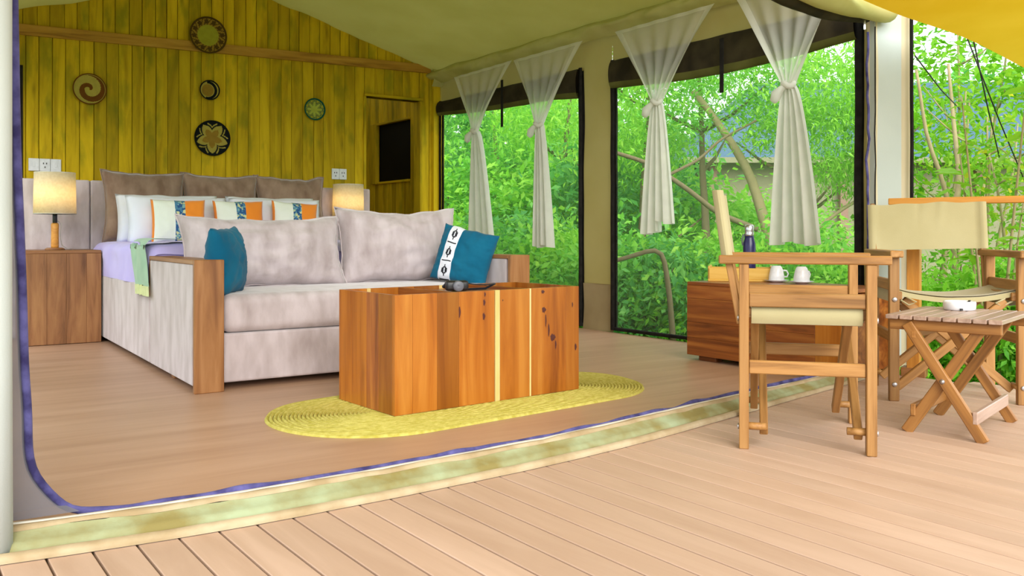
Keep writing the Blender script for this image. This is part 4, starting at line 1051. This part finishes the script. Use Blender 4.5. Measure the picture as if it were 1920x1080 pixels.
# ------------------------------------------------------------------ sheer curtains knotted in the middle
def curtain(label, top, knot, bot, seed, lobe=-1):
    """top = (px0, py0, px1, py1), knot = (px, py), bot = (px0, py0, px1, py1) as seen on the window wall"""
    OFF = -.135
    xa, za = rw(top[0], top[1], OFF); xb, zb = rw(top[2], top[3], OFF); kx, kz = rw(knot[0], knot[1], OFF)
    ba, bza = rw(bot[0], bot[1], OFF); bb_, bzb = rw(bot[2], bot[3], OFF)
    t = thing('curtain', label, 'curtain', C + U * kx + Vector((-U.y, U.x, 0)) * OFF + Vector((0, 0, kz)), RWROT, 'sheer knotted curtains')
    def fold(u, amp, k): return amp * math.sin(u * k * 2 * math.pi + seed) + amp * .5 * noise.noise(Vector((u * 9, seed, 0)))
    KW = .030
    def up(u, v):            # v 0 at the rod, 1 at the knot
        e = v ** .92
        x = (xa + (xb - xa) * u) * (1 - e) + (kx + (u - .5) * 2 * KW) * e
        z = (za + (zb - za) * u) * (1 - v) + kz * v
        z += -.02 * math.sin(math.pi * u) * math.sin(math.pi * v)
        edge_ = max(0, abs(2 * u - 1) - .84) / .16
        y = fold(u, .004 + .020 * v, 5) - .012 * edge_ * math.sin(math.pi * v) - .012 * v
        return Vector((x - kx, y, z - kz))
    m = MB(); m.grid(up, 72, 26, 0, lambda u, v: 1 if (u < .075 or u > .925 or v < .035) else 0)
    m.build('upper_sheet', ['curtain_upper', 'curtain_sheer'], t, smooth=True)
    def dn(u, v):            # v 0 at the knot, 1 at the hem
        e = min(1, v ** .62 * 1.0); ww = KW * 1.1 * (1 - e) + e
        hemz = bza + (bzb - bza) * (u if abs(bza - bzb) < .03 else (0 if u < .55 else 1))
        x0 = (kx + (u - .5) * 2.2 * KW) * (1 - e) + (ba + (bb_ - ba) * u) * e
        z = kz + (hemz - kz) * v + .012 * math.sin(u * 9 + seed) * v
        y = fold(u, .016 + .018 * v, 4) - .012 * (1 - v)
        return Vector((x0 - kx, y, z - kz))
    m = MB(); m.grid(dn, 56, 34); m.grid(lambda u, v: dn(u, v) + Vector((0, .03 * math.sin(math.pi * u) + .004, 0)), 40, 30)
    m.build('hanging_tail', 'curtain_sheer', t, smooth=True)
    m = MB()
    m.tube([Vector((-.034 * math.cos(a * math.pi / 8), -.02 - .024 * math.sin(a * math.pi / 8), .012 * math.sin(a * math.pi / 4))) for a in range(16)], .017, 8, closed=True)
    m.build('knot', 'curtain_sheer', t, smooth=True)
    m = MB(); m.tube([Vector((0, -.03, -.002)), Vector((lobe * .03, -.045, -.02)), Vector((lobe * .062, -.05, -.05)), Vector((lobe * .075, -.048, -.085)), Vector((lobe * .07, -.045, -.10))], [.014, .02, .032, .028, .010], 10); m.build('knot_end', 'curtain_sheer', t, smooth=True)
    return t
curtain('sheer white curtain knotted in the middle, leftmost, behind the patterned teal cushion', (851, 145, 960, 113), (893, 246), (877, 456, 926, 452), .3)
curtain('sheer white curtain knotted in the middle, second from the planked wall', (962, 113, 1092, 76), (1013, 234), (1001, 462, 1034, 462), 1.9)
curtain('sheer white curtain knotted in the middle, at the left of the large window', (1153, 60, 1340, 6), (1234, 192), (1203, 437, 1260, 417), 3.1)
curtain('wide sheer white curtain knotted in the middle, right end of the large window', (1378, -6, 1600, -70), (1482, 160), (1450, 456, 1539, 458), 4.4)

# ------------------------------------------------------------------ neighbouring tent
nb = thing('neighbour_tent', 'neighbouring tent with blue-grey roof and beige wall beyond the shrubs', 'tent', (8.0, 16.0, -.7))
m = MB(); m.box((.3, 2.0, 1.3), (9.0, 3.6, 3.0)); m.build('wall', 'tent_beige', nb)
m = MB()
e = 2.82; m.add([Vector((-4.9, -.3, e)), Vector((5.6, -.3, e)), Vector((5.6, 4.6, e)), Vector((-4.9, 4.6, e)), Vector((-3.0, 2.0, e + 1.75)), Vector((4.0, 2.0, e + 1.75))], [(0, 1, 5, 4), (1, 2, 5), (2, 3, 4, 5), (3, 0, 4), (3, 2, 1, 0)])
m.build('roof', 'roof_blue', nb)
m = MB(); m.box((.35, -.3, e - .04), (10.5, .05, .10)); m.build('roof_edge', 'tent_beige', nb)
for xx in (-4.3, -1.9, .6, 3.0, 4.8):
    m = MB(); m.box((xx, .12, 1.35), (.14, .14, 2.9)); m.build('post', 'tent_post', nb)

# ------------------------------------------------------------------ garden
rg = random.Random(21)
def foliage_mesh(name, n, leaf, mat, clumps, rx, ry, rz, narrow=.45, droop=.3, shell=.55):
    """n folded leaves gathered in clumps inside an ellipsoid crown"""
    vs, fs = [], []
    cl = []
    for _ in range(clumps):
        while True:
            p = Vector((rg.uniform(-1, 1), rg.uniform(-1, 1), rg.uniform(-1, 1)))
            if shell < p.length < 1: break
        cl.append(Vector((p.x * rx, p.y * ry, p.z * rz)))
    cr = (rx * ry * rz) ** (1 / 3) * 1.25 / clumps ** (1 / 3)
    for _ in range(n):
        c = rg.choice(cl); p = c + Vector((rg.gauss(0, cr * .6), rg.gauss(0, cr * .6), rg.gauss(0, cr * .5)))
        ln = leaf * rg.uniform(.6, 1.25); wd = ln * narrow * rg.uniform(.8, 1.2)
        a = rg.uniform(0, 6.283); el = rg.gauss(-droop, .55)
        d = Vector((math.cos(a) * math.cos(el), math.sin(a) * math.cos(el), math.sin(el)))
        sd_ = d.cross(Vector((rg.gauss(0, .5), rg.gauss(0, .5), 1))); 
        if sd_.length < 1e-3: continue
        sd_.normalize(); up = sd_.cross(d)
        o = len(vs); mid = p + d * ln * .45
        vs += [tuple(p), tuple(mid + sd_ * wd / 2 + up * ln * .05), tuple(p + d * ln), tuple(mid - sd_ * wd / 2 + up * ln * .05)]
        fs += [(o, o + 1, o + 2), (o, o + 2, o + 3)]
    me = bpy.data.meshes.new(name); me.from_pydata(vs, [], fs); me.materials.append(MATS[mat]); me.update()
    return me
FOL = {
    'dense_a': foliage_mesh('foliage', 5200, .13, 'leaf_mid', 60, 1, 1, 1, .5),
    'dense_b': foliage_mesh('foliage', 5200, .125, 'leaf_bright', 60, 1, 1, 1, .5),
    'deep': foliage_mesh('foliage', 5200, .13, 'leaf_deep', 60, 1, 1, 1, .5),
    'feather': foliage_mesh('foliage', 6500, .095, 'leaf_bright', 60, 1, 1, .8, .28, .5, .3),
    'feather_b': foliage_mesh('foliage', 6000, .095, 'leaf_mid', 55, 1, 1, .8, .28, .5, .3),
    'yellow': foliage_mesh('foliage', 900, .13, 'leaf_yellow', 42, 1, 1, 1.2, .5, .2, .2),
    'yellow_b': foliage_mesh('foliage', 1700, .12, 'leaf_lime', 40, 1, 1, 1, .5, .2, .2),
}
def plant(name, label, cat, kind, px, Y, zc, rx, rz, group, base=-.72, stems=1, bark='bark', lean=0.0, thick=.035, spread=.5, rot=None):
    x = (px - 960) / F * Y
    t = thing(name, label, cat, (x, Y, base), rot if rot is not None else rg.uniform(0, 6.28), group)
    o = bpy.data.objects.new('foliage', FOL[kind]); COL.objects.link(o); o.parent = t; o.location = (0, 0, zc - base); o.scale = (rx, rx * .85, rz); o['kind'] = 'stuff'
    for k in range(stems):
        a = rg.uniform(0, 6.28); sp = spread * rx * (.35 if stems == 1 else 1); H_ = zc - base + rz * .45; pts = []; n = 9
        for i in range(n):
            q = i / (n - 1); pts.append(Vector((math.cos(a) * sp * q ** 1.3 + .06 * rx * noise.noise(Vector((q * 3, k, px))) + lean * q, math.sin(a) * sp * q ** 1.3 + .06 * rx * noise.noise(Vector((q * 3, k + 9, px))), H_ * q)))
        m = MB(); m.tube(pts, [thick * (1.1 - .85 * i / (n - 1)) for i in range(n)], 7)
        for b_ in range(3):
            i0 = rg.randint(3, 7); p = pts[i0]; aa = rg.uniform(0, 6.28); ln = rx * rg.uniform(.4, .8)
            m.tube([p, p + Vector((math.cos(aa) * ln * .5, math.sin(aa) * ln * .5, ln * .25)), p + Vector((math.cos(aa) * ln, math.sin(aa) * ln, ln * .65))], [thick * .45, thick * .3, thick * .12], 6)
        m.build('trunk' if name == 'tree' else 'stem', bark, t, smooth=True)
    return t
g1, g2, g3 = 'bushes outside the left window', 'bushes outside the large window', 'plants beyond the veranda railing'
LAB1 = {(850, 10.6): 'bright bush low at the left edge of the left window', (905, 10.0): 'mid green bush low behind the leftmost curtain', (965, 9.6): 'dark leafy bush low between the two left curtains', (1030, 9.2): 'mid green bush low below the second curtain', (1085, 8.6): 'bright bush low at the right edge of the left window',
        (860, 12.5): 'tall bright bush farther back at the left edge of the left window', (950, 12.0): 'tall mid green bush farther back between the two left curtains', (1050, 11.5): 'tall bright bush farther back at the right of the left window'}
LAB2 = {(1150, 8.2): 'mid green bush low at the left edge of the large window', (1215, 7.9): 'dark leafy bush low left of the cabinet in the large window', (1290, 8.3): 'bright bush just above the left corner of the cabinet', (1370, 7.8): "bright bush behind the near chair's canvas back", (1440, 8.0): 'mid green bush behind the flask and cups', (1520, 7.6): 'mid green bush below the wide right curtain', (1590, 7.2): 'bright bush at the right edge of the large window',
        (1180, 10.5): 'tall dark bush farther back at the left of the large window', (1280, 10.5): 'tall bright bush farther back right of the third curtain', (1440, 11.0): "bright bush farther back in front of the neighbouring tent's wall"}
LAB3 = {1660: 'low bright shrub behind the white tent column', 1745: 'low bright shrub beside the orange railing post', 1830: "low bright shrub behind the far chair's seat", 1915: "low bright shrub behind the far chair's right arm", 2010: 'low green shrub outside the right picture edge', 1780: 'loose bright shrub standing just under the railing, behind the low shrubs'}
LAB4 = ('leftmost dark bush of the far hedge', 'far hedge bush behind the leftmost curtain', 'dark far hedge bush between the left curtains', 'far hedge bush at the right of the left window', 'dark far hedge bush at the left of the large window', 'far hedge bush behind the leaning pale limb', 'low far hedge bush left of the neighbouring tent', 'dark far bush rising behind the neighbouring roof, left part', 'dark far bush rising behind the neighbouring roof, middle part', 'far bush rising behind the neighbouring roof at the right edge')
for (px, Y, zc, r, rz, kd) in ((850, 10.6, .2, .85, .85, 'dense_b'), (905, 10.0, .0, .8, .8, 'dense_a'), (965, 9.6, .05, .8, .9, 'deep'), (1030, 9.2, .0, .75, .8, 'dense_a'), (1085, 8.6, .05, .7, .9, 'dense_b'),
                          (860, 12.5, .9, 1.0, 1.0, 'dense_b'), (950, 12.0, 1.0, 1.1, .9, 'dense_a'), (1050, 11.5, .9, 1.1, 1.0, 'dense_b')):
    plant('bush', LAB1[px, Y], 'bush', kd, px, Y, zc, r, rz, g1)
for (px, Y, zc, r, rz, kd) in ((1150, 8.2, .0, .75, .8, 'dense_a'), (1215, 7.9, -.05, .7, .75, 'deep'), (1290, 8.3, .1, .75, .75, 'dense_b'), (1370, 7.8, .05, .7, .75, 'dense_b'), (1440, 8.0, .05, .7, .75, 'dense_a'), (1520, 7.6, .0, .65, .7, 'dense_a'), (1590, 7.2, .0, .6, .7, 'dense_b'),
                          (1180, 10.5, .9, 1.0, 1.0, 'deep'), (1280, 10.5, .8, .9, .8, 'dense_b'), (1440, 11.0, .6, .9, .7, 'dense_b')):
    plant('bush', LAB2[px, Y], 'bush', kd, px, Y, zc, r, rz, g2)
# trees
plant('tree', 'tall pale green tree rising at the right side of the left window', 'tree', 'feather', 1040, 12.0, 2.7, 1.3, 1.2, 'garden trees', thick=.07)
plant('tree', 'mid green tree crown in the middle of the left window', 'tree', 'feather_b', 950, 14.0, 2.6, 1.3, 1.0, 'garden trees', thick=.07)
plant('tree', 'dark tree at the left edge of the left window', 'tree', 'deep', 830, 15.0, 2.2, .9, 1.2, 'garden trees', thick=.07)
plant('tree', 'bright leafy tree overhanging the left part of the large window', 'tree', 'feather', 1190, 9.6, 2.1, 1.0, .9, 'garden trees', thick=.06)
plant('tree', 'feathery tree spreading across the middle of the large window', 'tree', 'feather_b', 1330, 9.2, 2.35, 1.05, .75, 'garden trees', thick=.06)
plant('tree', 'bright feathery tree at the top right of the large window', 'tree', 'feather', 1500, 8.6, 2.2, 1.0, .75, 'garden trees', thick=.06)
plant('tree', 'bright tree crown beside the right edge of the large window', 'tree', 'feather', 1600, 8.4, 1.75, .7, .8, 'garden trees', thick=.05)
# far hedge
for k, (px, Y, zc, r, rz, kd) in enumerate(((780, 22, 1.2, 2.6, 2.0, 'deep'), (900, 20, 1.2, 2.3, 2.1, 'dense_a'), (1010, 19, 1.6, 2.2, 2.2, 'deep'), (1110, 20, 1.8, 2.4, 2.2, 'dense_a'), (1210, 21, 1.6, 2.4, 2.0, 'deep'), (1300, 22, .8, 2.0, 1.6, 'dense_a'), (1400, 24, 1.0, 2.4, 1.8, 'dense_a'), (1560, 26, 2.4, 3.0, 2.6, 'deep'), (1760, 26, 2.6, 3.2, 2.6, 'deep'), (1940, 25, 2.6, 3.0, 2.6, 'dense_a'))):
    plant('bush', LAB4[k], 'bush', kd, px, Y, zc, r, rz, 'far hedge bushes', thick=.1)
# leaning trunk and bare branches in the large window
def branch(label, pts, r0, r1, mat='bark_light'):
    p = smooth(resample([P(*q) for q in pts], 16), 1); t = thing('branch', label, 'branch', p[0], 0, 'bare branches outside the large window')
    m = MB(); m.tube([q - p[0] for q in p], [r0 + (r1 - r0) * i / 15 for i in range(16)], 8); m.build('limb', mat, t, smooth=True)
    return t
branch('thick pale tree limb leaning left across the middle of the large window', [(1500, 640, 8.6), (1450, 470, 8.6), (1405, 320, 8.7), (1370, 265, 8.7), (1335, 215, 8.8), (1300, 170, 8.8)], .075, .03)
branch('thin brown branch arching down across the lower part of the large window', [(1150, 285, 8.0), (1215, 305, 8.0), (1290, 355, 8.0), (1345, 400, 8.0), (1420, 430, 8.0)], .018, .028, 'bark')
branch('grey broken branch bent at a right angle low in the large window', [(1140, 492, 7.0), (1180, 482, 7.0), (1222, 468, 7.0), (1240, 466, 7.0), (1248, 500, 7.0), (1256, 560, 7.0), (1262, 640, 7.0)], .016, .026, 'bark')
branch('slim branch rising to the right behind the wide curtain', [(1470, 480, 8.2), (1530, 430, 8.2), (1575, 395, 8.2), (1625, 365, 8.2)], .022, .014)
branch('slim forked branch crossing the upper left window area', [(1250, 330, 8.3), (1310, 300, 8.3), (1350, 262, 8.3), (1420, 225, 8.3)], .016, .010, 'bark')
# plants beyond the railing: low bright shrubs, thin saplings with large leaves
for (px, Y, zc, r, rz, kd) in ((1660, 6.6, -.1, .55, .6, 'dense_b'), (1745, 6.2, -.05, .55, .6, 'dense_b'), (1830, 6.0, .0, .55, .62, 'dense_b'), (1915, 5.7, .0, .55, .65, 'dense_b'), (2010, 5.6, .0, .6, .7, 'dense_a'), (1780, 7.4, .25, .6, .55, 'yellow_b')):
    plant('shrub', LAB3[px], 'shrub', kd, px, Y, zc, r, rz, g3, thick=.02)
plant('sapling', 'thin sapling with yellow-green leaves beside the tent column', 'sapling', 'yellow_b', 1750, 8.0, 1.6, .7, .9, g3, stems=3, bark='bark_light', thick=.026)
plant('sapling', 'airy sapling with yellowing leaves under the awning edge', 'sapling', 'yellow', 1840, 7.2, 1.35, .7, .7, g3, stems=3, bark='bark_light', thick=.024)
plant('sapling', 'pale feathery sapling reaching up to the awning', 'sapling', 'yellow_b', 1800, 9.0, 2.5, .9, .8, g3, stems=2, bark='bark_light', thick=.03)
plant('sapling', 'leafy sapling at the right picture edge', 'sapling', 'yellow', 1930, 6.4, 1.1, .55, .6, g3, stems=2, bark='bark_light', thick=.022)
# nearest sapling: every large leaf a piece of its own
ls = thing('sapling', 'near sapling with broad separate leaves above the railing', 'sapling', G(1862, 640, -.6) * 1.0, 0, g3); ls.location = ((1862 - 960) / F * 5.6, 5.6, -.72)
lm = MB(); lm.add([Vector((0, 0, 0)), Vector((.03, .05, .012)), Vector((.042, .10, .006)), Vector((.03, .15, .0)), Vector((0, .20, -.02)), Vector((-.03, .15, .0)), Vector((-.042, .10, .006)), Vector((-.03, .05, .012)), Vector((0, .10, -.006))],
       [(0, 1, 8), (1, 2, 8), (2, 3, 8), (3, 4, 8), (4, 5, 8), (5, 6, 8), (6, 7, 8), (7, 0, 8)])
lf0 = None
for k in range(4):
    aa = k * 1.6 + .4; n = 10; pts = [Vector((math.cos(aa) * .28 * (i / 9) ** 1.2, math.sin(aa) * .22 * (i / 9) ** 1.2, 2.35 * i / 9 * (.75 + .12 * k))) for i in range(n)]
    m = MB(); m.tube(pts, [.016 - .0013 * i for i in range(n)], 7); m.build('stem', 'bark_light', ls, smooth=True)
    for i in range(4, n):
        for q in range(3):
            if lf0 is None: o = lm.build('leaf', 'leaf_yellow', ls, smooth=False); lf0 = o
            else: o = lf0.copy(); COL.objects.link(o); o.parent = ls
            o.location = pts[i] + Vector((rg.uniform(-.05, .05), rg.uniform(-.05, .05), rg.uniform(-.06, .06))); s_ = rg.uniform(.5, .95); o.scale = (s_, s_, s_)
            o.rotation_euler = (rg.uniform(-.5, .3), rg.uniform(-.5, .5), rg.uniform(0, 6.28))

# curved pale stems and guy ropes beyond the railing
t = thing('sapling', 'bare curved pale stem rising just right of the tent column', 'sapling', (P(1800, 400, 6.6).x, 6.6, -.72), 0, g3); b0 = Vector(t.location)
for q in ([(1800, 640, 6.6), (1785, 420, 6.6), (1768, 330, 6.6), (1738, 270, 6.6), (1728, 190, 6.6), (1718, 130, 6.6)], [(1785, 420, 6.6), (1800, 340, 6.7), (1790, 250, 6.8), (1778, 120, 6.9)]):
    p = smooth(resample([P(*k) for k in q], 14), 1); m = MB(); m.tube([k - b0 for k in p], [.026 - .0012 * i for i in range(14)], 7); m.build('stem', 'bark_light', t, smooth=True)
for lab, a, b_ in (('thin dark guy rope slanting down from the awning, the longer right one', (1806, 52, 5.2), (1930, 360, 6.2)), ('thin dark guy rope slanting down from the awning, the shorter steep one', (1822, 60, 5.2), (1875, 300, 6.4)), ('thin dark rope sloping from the tent column into the shrubs', (1716, 105, 5.0), (1800, 205, 6.6))):
    p0, p1 = P(*a), P(*b_); t = thing('guy_rope', lab, 'rope', p0, 0, 'guy ropes')
    m = MB(); m.tube([Vector((0, 0, 0)), (p1 - p0) * .5 + Vector((0, 0, -.02)), p1 - p0], .0045, 6); m.build('rope', 'cord_black', t, smooth=True)
